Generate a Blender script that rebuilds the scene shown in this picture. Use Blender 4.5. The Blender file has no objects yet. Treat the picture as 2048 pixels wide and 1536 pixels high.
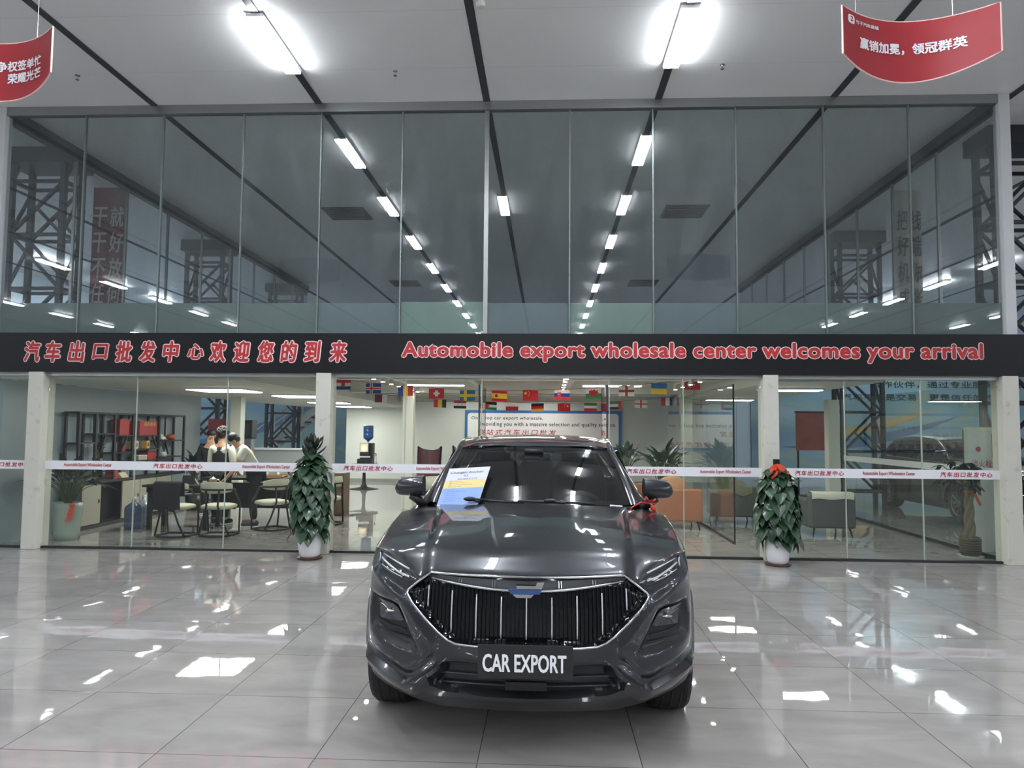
import bpy, bmesh, math, random
import numpy as np
from mathutils import Vector, Matrix, Euler
from mathutils.geometry import delaunay_2d_cdt

scene = bpy.context.scene
COL = scene.collection
random.seed(7)

# ------------------------------------------------------------------ camera
YAW, PITCH, ROLL, FPX, CAMH = 0.048164, 0.061970, 0.008157, 1460.0, 1.62
def cam_axes():
    cy, sy, cp, sp = math.cos(YAW), math.sin(YAW), math.cos(PITCH), math.sin(PITCH)
    w = Vector((-sy*cp, cy*cp, sp)); r = Vector((cy, sy, 0)); u = r.cross(w)
    cr, sr = math.cos(ROLL), math.sin(ROLL)
    return cr*r + sr*u, cr*u - sr*r, w
CR, CU, CW = cam_axes()
cam_data = bpy.data.cameras.new('camera')
cam = bpy.data.objects.new('camera', cam_data); COL.objects.link(cam)
cam_data.sensor_fit = 'HORIZONTAL'; cam_data.sensor_width = 36.0
cam_data.lens = 36.0*FPX/2048.0
cam_data.clip_start = 0.05; cam_data.clip_end = 200
M = Matrix((CR, CU, -CW)).transposed().to_4x4(); M.translation = Vector((0, 0, CAMH))
cam.matrix_world = M
scene.camera = cam

# ------------------------------------------------------------------ world + view
world = bpy.data.worlds.new('world'); scene.world = world; world.use_nodes = True
world.node_tree.nodes['Background'].inputs[0].default_value = (0.75, 0.82, 0.95, 1)
world.node_tree.nodes['Background'].inputs[1].default_value = 0.02
vs = scene.view_settings
vs.view_transform = 'Standard'; vs.look = 'None'; vs.gamma = 1.0; vs.use_curve_mapping = False
vs.exposure = 2.9
LIGHT = 13.0          # radiance of the hall's linear lamps
ROOMLIGHT = 3.6       # radiance of the ceiling panels of the glazed room

# ------------------------------------------------------------------ where a pixel of the 2048x1536 frame lies
def ray(px, py): return CW + (px-1024)/FPX*CR - (py-768)/FPX*CU
def fl(px, py, z=0.0):
    d = ray(px, py); t = (z-CAMH)/d.z
    return Vector((d.x*t, d.y*t, z))
def aY(px, py, Y):
    d = ray(px, py); t = Y/d.y
    return Vector((d.x*t, Y, CAMH + d.z*t))
def aX(px, py, X):
    d = ray(px, py); t = X/d.x
    return Vector((X, d.y*t, CAMH + d.z*t))

# ------------------------------------------------------------------ materials
def srgb(r, g, b):
    f = lambda c: (c/255/12.92) if c/255 <= 0.04045 else ((c/255+0.055)/1.055)**2.4
    return (f(r), f(g), f(b), 1)
_m = {}
def mat(name, col=(0.5, 0.5, 0.5), rough=0.5, metal=0.0, coat=0.0, spec=0.5, emit=None, es=0.0, alpha=1.0, var=0.0, vscale=8.0, bump=0.0):
    if name in _m: return _m[name]
    m = bpy.data.materials.new(name); m.use_nodes = True
    nt = m.node_tree; b = nt.nodes['Principled BSDF']
    c = tuple(col)[:3] + (1,)
    b.inputs['Base Color'].default_value = c
    b.inputs['Roughness'].default_value = rough
    b.inputs['Metallic'].default_value = metal
    b.inputs['Coat Weight'].default_value = coat
    b.inputs['Coat Roughness'].default_value = 0.02
    b.inputs['Specular IOR Level'].default_value = spec
    if emit:
        b.inputs['Emission Color'].default_value = tuple(emit)[:3] + (1,)
        b.inputs['Emission Strength'].default_value = es
    if alpha < 1: b.inputs['Alpha'].default_value = alpha
    if var > 0 or bump > 0:
        tc = nt.nodes.new('ShaderNodeTexCoord'); n = nt.nodes.new('ShaderNodeTexNoise')
        n.inputs['Scale'].default_value = vscale; n.inputs['Detail'].default_value = 5
        nt.links.new(tc.outputs['Object'], n.inputs['Vector'])
        if var > 0:
            r = nt.nodes.new('ShaderNodeMapRange'); r.inputs['To Min'].default_value = 1-var; r.inputs['To Max'].default_value = 1+var
            nt.links.new(n.outputs['Fac'], r.inputs['Value'])
            mx = nt.nodes.new('ShaderNodeVectorMath'); mx.operation = 'SCALE'
            mx.inputs[0].default_value = c[:3]
            nt.links.new(r.outputs['Result'], mx.inputs['Scale'])
            nt.links.new(mx.outputs[0], b.inputs['Base Color'])
        if bump > 0:
            bp = nt.nodes.new('ShaderNodeBump'); bp.inputs['Strength'].default_value = bump; bp.inputs['Distance'].default_value = 0.01
            nt.links.new(n.outputs['Fac'], bp.inputs['Height']); nt.links.new(bp.outputs[0], b.inputs['Normal'])
    _m[name] = m
    return m
def glass(name, tint=(0.9, 0.95, 0.92), ior=1.5, rough=0.0, gain=1.0, haze=0.0, hazecol=(0.6, 0.65, 0.65), dirt=0.0):
    """clear sheet glass: looks through with a tint, mirrors more at a glancing angle"""
    if name in _m: return _m[name]
    m = bpy.data.materials.new(name); m.use_nodes = True
    nt = m.node_tree; nt.nodes.clear()
    out = nt.nodes.new('ShaderNodeOutputMaterial'); mix = nt.nodes.new('ShaderNodeMixShader')
    fr = nt.nodes.new('ShaderNodeFresnel'); fr.inputs['IOR'].default_value = ior
    geo = nt.nodes.new('ShaderNodeNewGeometry')
    tr = nt.nodes.new('ShaderNodeBsdfTransparent'); tr.inputs[0].default_value = tuple(tint)[:3]+(1,)
    gl = nt.nodes.new('ShaderNodeBsdfGlossy'); gl.inputs['Roughness'].default_value = rough
    # the same reflectance from either side of the sheet
    lw = nt.nodes.new('ShaderNodeVectorMath'); lw.operation = 'DOT_PRODUCT'
    nt.links.new(geo.outputs['Normal'], lw.inputs[0]); nt.links.new(geo.outputs['Incoming'], lw.inputs[1])
    ab = nt.nodes.new('ShaderNodeMath'); ab.operation = 'ABSOLUTE'; nt.links.new(lw.outputs['Value'], ab.inputs[0])
    om = nt.nodes.new('ShaderNodeMath'); om.operation = 'SUBTRACT'; om.inputs[0].default_value = 1; nt.links.new(ab.outputs[0], om.inputs[1])
    pw = nt.nodes.new('ShaderNodeMath'); pw.operation = 'POWER'; pw.inputs[1].default_value = 5; nt.links.new(om.outputs[0], pw.inputs[0])
    r0 = ((ior-1)/(ior+1))**2*gain
    ma = nt.nodes.new('ShaderNodeMath'); ma.operation = 'MULTIPLY_ADD'; ma.inputs[1].default_value = 1-r0; ma.inputs[2].default_value = r0
    nt.links.new(pw.outputs[0], ma.inputs[0])
    nt.nodes.remove(fr)
    nt.links.new(ma.outputs[0], mix.inputs[0])
    if haze > 0:
        df = nt.nodes.new('ShaderNodeBsdfDiffuse'); df.inputs[0].default_value = tuple(hazecol)[:3]+(1,)
        tl = nt.nodes.new('ShaderNodeBsdfTranslucent'); tl.inputs[0].default_value = tuple(hazecol)[:3]+(1,)
        m0 = nt.nodes.new('ShaderNodeMixShader'); m0.inputs[0].default_value = 0.5
        nt.links.new(df.outputs[0], m0.inputs[1]); nt.links.new(tl.outputs[0], m0.inputs[2])
        m2 = nt.nodes.new('ShaderNodeMixShader'); m2.inputs[0].default_value = haze
        if dirt > 0:
            tc = nt.nodes.new('ShaderNodeTexCoord'); mp = nt.nodes.new('ShaderNodeMapping'); mp.inputs['Scale'].default_value = (2.2, 2.2, 0.9)
            n = nt.nodes.new('ShaderNodeTexNoise'); n.inputs['Scale'].default_value = 1.3; n.inputs['Detail'].default_value = 8; n.inputs['Roughness'].default_value = 0.65
            rg = nt.nodes.new('ShaderNodeMapRange'); rg.inputs['From Min'].default_value = 0.42; rg.inputs['From Max'].default_value = 0.78
            rg.inputs['To Min'].default_value = haze; rg.inputs['To Max'].default_value = haze+dirt
            nt.links.new(tc.outputs['Object'], mp.inputs[0]); nt.links.new(mp.outputs[0], n.inputs['Vector']); nt.links.new(n.outputs['Fac'], rg.inputs['Value'])
            nt.links.new(rg.outputs[0], m2.inputs[0])
        nt.links.new(tr.outputs[0], m2.inputs[1]); nt.links.new(m0.outputs[0], m2.inputs[2])
        nt.links.new(m2.outputs[0], mix.inputs[1])
    else:
        nt.links.new(tr.outputs[0], mix.inputs[1])
    nt.links.new(gl.outputs[0], mix.inputs[2]); nt.links.new(mix.outputs[0], out.inputs[0])
    _m[name] = m
    return m
def lamp(name, col, strength):
    if name in _m: return _m[name]
    m = bpy.data.materials.new(name); m.use_nodes = True
    nt = m.node_tree; nt.nodes.clear()
    out = nt.nodes.new('ShaderNodeOutputMaterial'); e = nt.nodes.new('ShaderNodeEmission')
    e.inputs[0].default_value = tuple(col)[:3]+(1,); e.inputs[1].default_value = strength
    nt.links.new(e.outputs[0], out.inputs[0]); _m[name] = m
    return m

# ------------------------------------------------------------------ objects
def root_of(o):
    while o.parent: o = o.parent
    return o
def thing(name, label, cat, loc=(0, 0, 0), rotz=0.0, group=None):
    o = bpy.data.objects.new(name, None); COL.objects.link(o)
    o.empty_display_size = 0.1
    o.location = loc; o.rotation_euler = (0, 0, rotz)
    o['label'] = label; o['category'] = cat
    if group: o['group'] = group
    return o
def tag(o, label, cat, group=None):
    o['label'] = label; o['category'] = cat
    if group: o['group'] = group
    return o
def structure(o): o['kind'] = 'structure'; return o
def copy_tree(o, parent=None, **props):
    c = o.copy(); COL.objects.link(c)
    if parent: c.parent = parent; c.matrix_parent_inverse = o.matrix_parent_inverse
    for k, v in props.items(): c[k] = v
    for ch in list(o.children): copy_tree(ch, c)
    return c

class MB:
    """collects verts/faces, then links them as one mesh object"""
    def __init__(s): s.v = []; s.f = []; s.mi = []; s.sm = []; s.cur = 0; s.smooth = False
    def add(s, vs, fs):
        o = len(s.v); s.v += [tuple(v) for v in vs]
        for f in fs: s.f.append(tuple(i+o for i in f)); s.mi.append(s.cur); s.sm.append(s.smooth)
        return s
    def box(s, lo, hi, rot=None, about=None):
        (x0, y0, z0), (x1, y1, z1) = lo, hi
        vs = [Vector(p) for p in ((x0,y0,z0),(x1,y0,z0),(x1,y1,z0),(x0,y1,z0),(x0,y0,z1),(x1,y0,z1),(x1,y1,z1),(x0,y1,z1))]
        if rot is not None:
            c = Vector(about) if about is not None else (Vector(lo)+Vector(hi))/2
            vs = [c + rot @ (v-c) for v in vs]
        return s.add(vs, ((0,3,2,1),(4,5,6,7),(0,1,5,4),(1,2,6,5),(2,3,7,6),(3,0,4,7)))
    def cbox(s, c, size, rot=None):
        h = Vector(size)/2; c = Vector(c)
        return s.box(c-h, c+h, rot)
    def bar(s, a, b, w, h=None):
        a, b = Vector(a), Vector(b); h = h or w
        d = (b-a).normalized(); up = Vector((0, 0, 1)) if abs(d.z) < 0.95 else Vector((0, 1, 0))
        x = d.cross(up).normalized()*w/2; y = x.normalized().cross(d)*h/2
        vs = [a-x-y, a+x-y, a+x+y, a-x+y, b-x-y, b+x-y, b+x+y, b-x+y]
        return s.add(vs, ((0,3,2,1),(4,5,6,7),(0,1,5,4),(1,2,6,5),(2,3,7,6),(3,0,4,7)))
    def tube(s, pts, r, n=8, closed=False, cap=True):
        pts = [Vector(p) for p in pts]; N = len(pts)
        rs = r if isinstance(r, (list, tuple)) else [r]*N
        up = None; vs = []
        for i, p in enumerate(pts):
            if closed: d = pts[(i+1) % N]-pts[i-1]
            else: d = pts[min(i+1, N-1)]-pts[max(i-1, 0)]
            d.normalize()
            if up is None: up = Vector((0, 0, 1)) if abs(d.z) < 0.9 else Vector((0, 1, 0))
            x = d.cross(up)
            if x.length < 1e-5: x = d.cross(Vector((1, 0.3, 0)))
            x.normalize(); y = x.cross(d).normalized(); up = y
            for k in range(n):
                a = 2*math.pi*k/n
                vs.append(p + (x*math.cos(a)+y*math.sin(a))*rs[i])
        fs = []
        for i in range(N if closed else N-1):
            j = (i+1) % N
            for k in range(n):
                l = (k+1) % n
                fs.append((i*n+k, i*n+l, j*n+l, j*n+k))
        if cap and not closed:
            fs.append(tuple(range(n-1, -1, -1))); fs.append(tuple((N-1)*n+k for k in range(n)))
        return s.add(vs, fs)
    def lathe(s, prof, c=(0, 0, 0), n=24, axis='z', sx=1, sy=1, caps=True):
        vs = []; c = Vector(c)
        for (r, z) in prof:
            for k in range(n):
                a = 2*math.pi*k/n; p = (r*math.cos(a)*sx, r*math.sin(a)*sy, z)
                if axis == 'x': p = (z, r*math.cos(a), r*math.sin(a))
                elif axis == 'y': p = (r*math.cos(a), z, r*math.sin(a))
                vs.append(c+Vector(p))
        fs = []
        for i in range(len(prof)-1):
            for k in range(n):
                l = (k+1) % n; fs.append((i*n+k, i*n+l, (i+1)*n+l, (i+1)*n+k))
        if caps and prof[0][0] > 1e-5: fs.append(tuple(range(n-1, -1, -1)))
        if caps and prof[-1][0] > 1e-5: fs.append(tuple((len(prof)-1)*n+k for k in range(n)))
        return s.add(vs, fs)
    def ell(s, c, r, n=16, m=10, rot=None, pw=1.0):
        vs = []; fs = []; c = Vector(c)
        f = lambda t: math.copysign(abs(t)**pw, t)
        for i in range(m+1):
            t = math.pi*i/m
            for k in range(n):
                a = 2*math.pi*k/n
                p = Vector((r[0]*f(math.sin(t))*f(math.cos(a)), r[1]*f(math.sin(t))*f(math.sin(a)), r[2]*f(math.cos(t))))
                vs.append(c + (rot @ p if rot is not None else p))
        for i in range(m):
            for k in range(n):
                l = (k+1) % n; fs.append((i*n+k, (i+1)*n+k, (i+1)*n+l, i*n+l))
        return s.add(vs, fs)
    def grid(s, rows, closed=False):
        n = len(rows[0]); vs = [p for r in rows for p in r]; fs = []
        for i in range(len(rows)-1):
            for k in range(n if closed else n-1):
                l = (k+1) % n
                fs.append((i*n+k, i*n+l, (i+1)*n+l, (i+1)*n+k))
        return s.add(vs, fs)
    def prism(s, poly, y0, y1):
        """polygon in (x, z), thickness along y"""
        n = len(poly)
        vs = [(x, y0, z) for x, z in poly]+[(x, y1, z) for x, z in poly]
        fs = [tuple(range(n)), tuple(range(2*n-1, n-1, -1))]
        fs += [(i, i+n, (i+1) % n+n, (i+1) % n) for i in range(n)]
        return s.add(vs, fs)
    def text(s, body, p, width=None, height=None, right=(1, 0, 0), up=(0, 0, 1), offset=0.0, shear=0.0, anchor='c', spacing=1.0, depth=0.0, fit=True, warp=None, face=(0, -1, 0)):
        """lettering on the plane through p; width/height fit its bounding box"""
        pts, tris = text_geo(body, 0.0, shear, spacing)
        if not pts: return s
        xs = [q[0] for q in pts]; ys = [q[1] for q in pts]
        x0, x1, y0, y1 = min(xs), max(xs), min(ys), max(ys)
        sx = width/(x1-x0) if width else None; sy = height/(y1-y0) if height else None
        sx = sx or sy; sy = sy or sx
        ax = {'c': (x0+x1)/2, 'l': x0, 'r': x1}[anchor]; cy = (y0+y1)/2
        R, U, P = Vector(right).normalized(), Vector(up).normalized(), Vector(p)
        # heavier strokes: the glyph laid down again a little to each side
        fat = offset*sy
        shifts = [(0, 0)] if offset <= 0 else [(0, 0)]+[(fat*math.cos(k*math.pi/4), fat*math.sin(k*math.pi/4)) for k in range(8)]
        Nf = Vector(face) if warp else R.cross(U)
        for k_, (ox, oy) in enumerate(shifts):
            vs = []; lift = Nf*(0.00025*k_)
            for q in pts:
                a, b = (q[0]-ax)*sx+ox, (q[1]-cy)*sy+oy
                vs.append((Vector(warp(a, b)) if warp else P+R*a+U*b)+lift)
            s.add(vs, tris)
        return s
    def build(s, name, mats, parent=None, local=False, smooth=False, bevel=0, subsurf=0, auto=None, weld=False):
        me = bpy.data.meshes.new(name)
        if not isinstance(mats, (list, tuple)): mats = [mats]
        for m in mats: me.materials.append(m)
        vs = s.v
        if parent is not None and not local:
            rt = root_of(parent); L = Vector(rt.location); inv = Matrix.Rotation(-rt.rotation_euler.z, 3, 'Z')
            vs = [tuple(inv @ (Vector(v)-L)) for v in vs]
        me.from_pydata(vs, [], s.f)
        me.polygons.foreach_set('material_index', [min(i, len(mats)-1) for i in s.mi])
        me.polygons.foreach_set('use_smooth', [bool(smooth or q) for q in s.sm])
        me.update()
        if weld:
            bm = bmesh.new(); bm.from_mesh(me); bmesh.ops.remove_doubles(bm, verts=bm.verts, dist=1e-4)
            bmesh.ops.recalc_face_normals(bm, faces=bm.faces); bm.to_mesh(me); bm.free()
        if auto is not None and hasattr(me, 'set_sharp_from_angle'):
            me.polygons.foreach_set('use_smooth', [True]*len(me.polygons)); me.set_sharp_from_angle(angle=math.radians(auto))
        o = bpy.data.objects.new(name, me); COL.objects.link(o)
        if parent is not None: o.parent = parent
        if bevel:
            b = o.modifiers.new('bevel', 'BEVEL'); b.width = bevel; b.segments = 2; b.limit_method = 'ANGLE'; b.angle_limit = math.radians(40)
        if subsurf:
            q = o.modifiers.new('subsurf', 'SUBSURF'); q.levels = subsurf; q.render_levels = subsurf
        return o
_txt = {}
def text_geo(body, offset, shear, spacing):
    key = (body, offset, shear, spacing)
    if key in _txt: return _txt[key]
    cu = bpy.data.curves.new('lettering', 'FONT'); cu.body = body; cu.size = 1.0; cu.offset = offset; cu.shear = shear
    cu.space_character = spacing; cu.fill_mode = 'FRONT'; cu.resolution_u = 3
    ob = bpy.data.objects.new('lettering', cu); COL.objects.link(ob)
    dg = bpy.context.evaluated_depsgraph_get(); dg.update()
    me = bpy.data.meshes.new_from_object(ob.evaluated_get(dg))
    pts = [(v.co.x, v.co.y) for v in me.vertices]; tris = [tuple(p.vertices) for p in me.polygons]
    bpy.data.objects.remove(ob); bpy.data.curves.remove(cu); bpy.data.meshes.remove(me)
    _txt[key] = (pts, tris)
    return _txt[key]
def rz(a): return Matrix.Rotation(a, 3, 'Z')
def rx(a): return Matrix.Rotation(a, 3, 'X')
def ry(a): return Matrix.Rotation(a, 3, 'Y')
# ================================================================== SETTING
D = 9.46          # plane of the glass front
ZC = 5.97         # hall ceiling
XL, XR = -7.41, 5.76   # sides of the glazed box
RED = srgb(196, 52, 52)
M_alu = mat('brushed_aluminium', srgb(150, 152, 152), 0.35, 0.8)
M_white = mat('white_paint', srgb(214, 214, 205), 0.45, var=0.05, vscale=3)
M_dark = mat('dark_steel', srgb(46, 48, 54), 0.5, 0.3)
M_black = mat('black_plastic', (0.012, 0.012, 0.013), 0.45)
M_glass = glass('clear_glass', (0.93, 0.965, 0.94), gain=1.0)
M_glass_up = glass('upper_glass', (0.865, 0.89, 0.895), gain=1.3, haze=0.02, dirt=0.07)
M_wht = mat('white_vinyl', srgb(226, 226, 232), 0.5)
M_redtxt = mat('red_lettering', srgb(178, 42, 44), 0.5)
M_blktxt = mat('black_lettering', srgb(35, 38, 45), 0.5)
M_whttxt = mat('white_lettering', srgb(235, 235, 240), 0.5)

# polished grey porcelain tiles, 0.8 m, thin dark joints
def floor_mat():
    m = bpy.data.materials.new('polished_tiles'); m.use_nodes = True
    nt = m.node_tree; b = nt.nodes['Principled BSDF']; N = nt.nodes.new; L = nt.links.new
    geo = N('ShaderNodeNewGeometry'); sep = N('ShaderNodeSeparateXYZ'); L(geo.outputs['Position'], sep.inputs[0])
    def math_(op, a, bb=None):
        n = N('ShaderNodeMath'); n.operation = op
        for i, q in enumerate((a, bb)):
            if q is None: continue
            if isinstance(q, (int, float)): n.inputs[i].default_value = q
            else: L(q, n.inputs[i])
        return n.outputs[0]
    def cell(o, off):
        q = math_('DIVIDE', math_('SUBTRACT', o, off), 0.8)
        fr = math_('FRACT', math_('ADD', q, 100)); flr = math_('FLOOR', q)
        d = math_('MINIMUM', fr, math_('SUBTRACT', 1.0, fr))
        return d, flr
    dx, ix = cell(sep.outputs[0], 1.27); dy, iy = cell(sep.outputs[1], 5.24)
    line = math_('LESS_THAN', math_('MINIMUM', dx, dy), 0.0034)
    cid = N('ShaderNodeCombineXYZ'); L(ix, cid.inputs[0]); L(iy, cid.inputs[1])
    wn = N('ShaderNodeTexWhiteNoise'); wn.noise_dimensions = '3D'; L(cid.outputs[0], wn.inputs['Vector'])
    # veining, its own piece per tile
    sc = N('ShaderNodeVectorMath'); sc.operation = 'MULTIPLY_ADD'; L(wn.outputs['Color'], sc.inputs[0]); sc.inputs[1].default_value = (9, 9, 9); L(geo.outputs['Position'], sc.inputs[2])
    mp = N('ShaderNodeMapping'); mp.inputs['Scale'].default_value = (0.9, 2.2, 1); mp.inputs['Rotation'].default_value = (0, 0, 0.5); L(sc.outputs[0], mp.inputs[0])
    n1 = N('ShaderNodeTexNoise'); n1.inputs['Scale'].default_value = 1.6; n1.inputs['Detail'].default_value = 7; n1.inputs['Distortion'].default_value = 0.8; L(mp.outputs[0], n1.inputs['Vector'])
    rp = N('ShaderNodeValToRGB'); L(n1.outputs['Fac'], rp.inputs[0])
    rp.color_ramp.elements[0].position = 0.3; rp.color_ramp.elements[0].color = srgb(149, 144, 143)
    rp.color_ramp.elements[1].position = 0.72; rp.color_ramp.elements[1].color = srgb(170, 165, 163)
    mx = N('ShaderNodeMixRGB'); L(line, mx.inputs[0]); L(rp.outputs[0], mx.inputs[1]); mx.inputs[2].default_value = srgb(95, 92, 90)
    L(mx.outputs[0], b.inputs['Base Color'])
    b.inputs['Roughness'].default_value = 0.02
    b.inputs['Specular IOR Level'].default_value = 0.95
    # slight warp and slight tilt of each tile, so mirrored lamps break up
    n2 = N('ShaderNodeTexNoise'); n2.inputs['Scale'].default_value = 2.6; n2.inputs['Detail'].default_value = 2; L(sc.outputs[0], n2.inputs['Vector'])
    bp = N('ShaderNodeBump'); bp.inputs['Strength'].default_value = 0.07; bp.inputs['Distance'].default_value = 0.012; L(n2.outputs['Fac'], bp.inputs['Height'])
    tl = N('ShaderNodeVectorMath'); tl.operation = 'MULTIPLY_ADD'; L(wn.outputs['Color'], tl.inputs[0]); tl.inputs[1].default_value = (0.006, 0.006, 0)
    tl.inputs[2].default_value = (-0.003, -0.003, 0)
    ad = N('ShaderNodeVectorMath'); L(bp.outputs[0], ad.inputs[0]); L(tl.outputs[0], ad.inputs[1])
    nm = N('ShaderNodeVectorMath'); nm.operation = 'NORMALIZE'; L(ad.outputs[0], nm.inputs[0])
    L(nm.outputs[0], b.inputs['Normal'])
    return m
structure(MB().box((-22, -28, -0.1), (21, 25.7, 0)).build('floor', floor_mat()))

def ceil_mat():
    m = mat('ceiling_panels', srgb(176, 178, 182), 0.32, 0.0, spec=0.4)
    nt = m.node_tree; b = nt.nodes['Principled BSDF']; N = nt.nodes.new; L = nt.links.new
    geo = N('ShaderNodeNewGeometry'); sep = N('ShaderNodeSeparateXYZ'); L(geo.outputs['Position'], sep.inputs[0])
    d = N('ShaderNodeMath'); d.operation = 'DIVIDE'; L(sep.outputs[1], d.inputs[0]); d.inputs[1].default_value = 1.22
    a = N('ShaderNodeMath'); a.operation = 'ADD'; L(d.outputs[0], a.inputs[0]); a.inputs[1].default_value = 100.02
    f = N('ShaderNodeMath'); f.operation = 'FRACT'; L(a.outputs[0], f.inputs[0])
    l = N('ShaderNodeMath'); l.operation = 'LESS_THAN'; L(f.outputs[0], l.inputs[0]); l.inputs[1].default_value = 0.004
    n = N('ShaderNodeTexNoise'); n.inputs['Scale'].default_value = 0.7; n.inputs['Detail'].default_value = 4; L(geo.outputs['Position'], n.inputs['Vector'])
    r = N('ShaderNodeMapRange'); r.inputs['To Min'].default_value = 0.80; r.inputs['To Max'].default_value = 0.86; L(n.outputs['Fac'], r.inputs['Value'])
    mx = N('ShaderNodeMixRGB'); L(l.outputs[0], mx.inputs[0]); L(r.outputs[0], mx.inputs[1]); mx.inputs[2].default_value = (0.62, 0.63, 0.65, 1)
    L(mx.outputs[0], b.inputs['Base Color'])
    return m
structure(MB().box((-22, -28, ZC), (21, 25.7, ZC+0.15)).build('ceiling', ceil_mat()))
SEAMS = [-0.82+2.26*k for k in range(-6, 8)]
for i, x in enumerate(SEAMS):      # dark channels between the ceiling bays
    structure(MB().box((x-0.045, -28, ZC-0.012), (x+0.045, 25.5, ZC)).build('trim_%d' % (i+1), mat('dark_channel', srgb(62, 63, 68), 0.5)))

M_hall = mat('hall_wall', srgb(176, 182, 190), 0.6, var=0.06, vscale=0.8)
structure(MB().box((-22.2, -28, 0), (-22, 25.7, ZC)).build('wall_far_left', M_hall))
structure(MB().box((21, -28, 0), (21.2, 25.7, ZC)).build('wall_far_right', M_hall))
structure(MB().box((-22, -28.2, 0), (21, -28, ZC)).build('wall_behind', M_hall))
def clad_mat(name, base, warm):
    m = mat(name, base, 0.4, 0.0)
    nt = m.node_tree; b = nt.nodes['Principled BSDF']; N = nt.nodes.new; L = nt.links.new
    geo = N('ShaderNodeNewGeometry'); sep = N('ShaderNodeSeparateXYZ'); L(geo.outputs['Position'], sep.inputs[0])
    ad = N('ShaderNodeMath'); ad.operation = 'ADD'; L(sep.outputs[0], ad.inputs[0]); L(sep.outputs[1], ad.inputs[1])
    f = N('ShaderNodeMath'); f.operation = 'FRACT'; L(ad.outputs[0], f.inputs[0])
    l = N('ShaderNodeMath'); l.operation = 'LESS_THAN'; L(f.outputs[0], l.inputs[0]); l.inputs[1].default_value = 0.02
    mx = N('ShaderNodeMixRGB'); L(l.outputs[0], mx.inputs[0]); mx.inputs[1].default_value = base; mx.inputs[2].default_value = warm
    L(mx.outputs[0], b.inputs['Base Color'])
    return m
M_clad = clad_mat('wall_cladding', srgb(196, 210, 224), srgb(150, 164, 178))
structure(MB().box((-15.2, D+0.3, 0), (-15, 25.5, ZC)).build('wall_left', M_clad))
structure(MB().box((17, D+0.3, 0), (17.2, 25.5, ZC)).build('wall_right', M_clad))
structure(MB().box((-22, D+0.3, 0), (-15.2, D+0.5, ZC)).build('wall_left_return', M_hall))
structure(MB().box((17.2, D+0.3, 0), (21, D+0.5, ZC)).build('wall_right_return', M_hall))
structure(MB().box((-15, 25.5, 0), (17, 25.7, ZC)).build('wall_back', M_clad))
# horizontal rails along the cladding
structure(MB().bar((-14.96, D+0.4, 4.6), (-14.96, 25.4, 4.6), 0.06, 0.1).build('trim_40', M_dark))
structure(MB().bar((16.96, D+0.4, 4.6), (16.96, 25.4, 4.6), 0.06, 0.1).build('trim_41', M_dark))

# ------------------------------------------------------------------ glass front: rails, posts, panes
ZS0, ZS1 = 2.335, 2.855      # black fascia
UP0, UP1 = ZS1, ZC
up = [aY(px, 205, D).x for px in (20, 175, 330, 490, 645, 807, 975, 1140, 1305, 1470, 1645, 1815, 1988)]
up[0] = XL; up[-1] = XR
structure(MB().box((XL-0.1, D-0.05, ZC-0.12), (XR+0.12, D+0.05, ZC-0.001)).build('trim_50', M_alu))
for i, (a, b) in enumerate(((XL-0.13, XL), (XR, XR+0.13))):
    structure(MB().box((a, D-0.07, ZS1), (b, D+0.07, ZC-0.001)).build('trim_%d' % (51+i), mat('post_paint', srgb(196, 198, 200), 0.4)))
for i in range(12):
    a, b = up[i], up[i+1]
    structure(MB().box((a+0.012, D-0.006, UP0), (b-0.012, D+0.006, UP1-0.12)).build('window_%d' % (i+1), M_glass_up))
for i in range(1, 12):
    w = 0.028 if i == 6 else 0.009
    mb = MB().box((up[i]-w, D-0.02, UP0), (up[i]+w, D+0.02, UP1-0.12))
    structure(mb.build('trim_%d' % (60+i), M_alu if i == 6 else mat('glass_joint', srgb(112, 120, 120), 0.3, 0.2)))
# frosted film on the lower part of every upper pane, some sheets lighter
M_film = [glass('frosted_film_%s' % n, (0.25, 0.26, 0.26), gain=1.2, haze=0.86, hazecol=c) for n, c in (('grey', srgb(172, 186, 183)), ('blue', srgb(172, 188, 192)), ('green', srgb(196, 219, 206)))]
for i in range(12):
    a, b = up[i], up[i+1]; k = 2 if i in (5, 7) else (1 if i in (4, 6, 8) else 0)
    o = MB().box((a+0.014, D+0.007, UP0), (b-0.014, D+0.0095, 3.27 if i != 5 else 3.285)).build('frosted_film', M_film[k])
    where = ['at the far left end', 'second from the left', 'third from the left', 'fourth from the left, above the red Chinese lettering', 'fifth from the left', 'left of the central mullion, lightest green', 'right of the central mullion', 'second right of the central mullion, pale green', 'third right of the central mullion', 'fourth from the right end', 'second from the right end', 'at the far right end'][i]
    if i == 9: where = 'third from the right end'
    tag(o, 'frosted film strip on the upper glass, '+where, 'window film', 'frosted films along the glass front')
# side walls of the box above the low room: glass under a dark edge beam
for s, x in ((0, XL), (1, XR)):
    n = 'left' if s == 0 else 'right'
    structure(MB().box((x-0.006, D+0.08, UP0), (x+0.006, 22, ZC-0.2)).build('window_%d' % (20+s), M_glass_up))
    structure(MB().box((x-0.05, D+0.06, ZC-0.2), (x+0.05, 22, ZC)).build('trim_%d' % (80+s), mat('edge_beam', srgb(70, 74, 76), 0.5)))
    for k, y in enumerate((10.9, 12.3, 13.7, 15.1, 16.5, 17.9, 19.3, 20.7)):
        structure(MB().box((x-0.02, y-0.02, UP0), (x+0.02, y+0.02, ZC-0.2)).build('trim_%d' % (82+s*10+k), M_alu))

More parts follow.
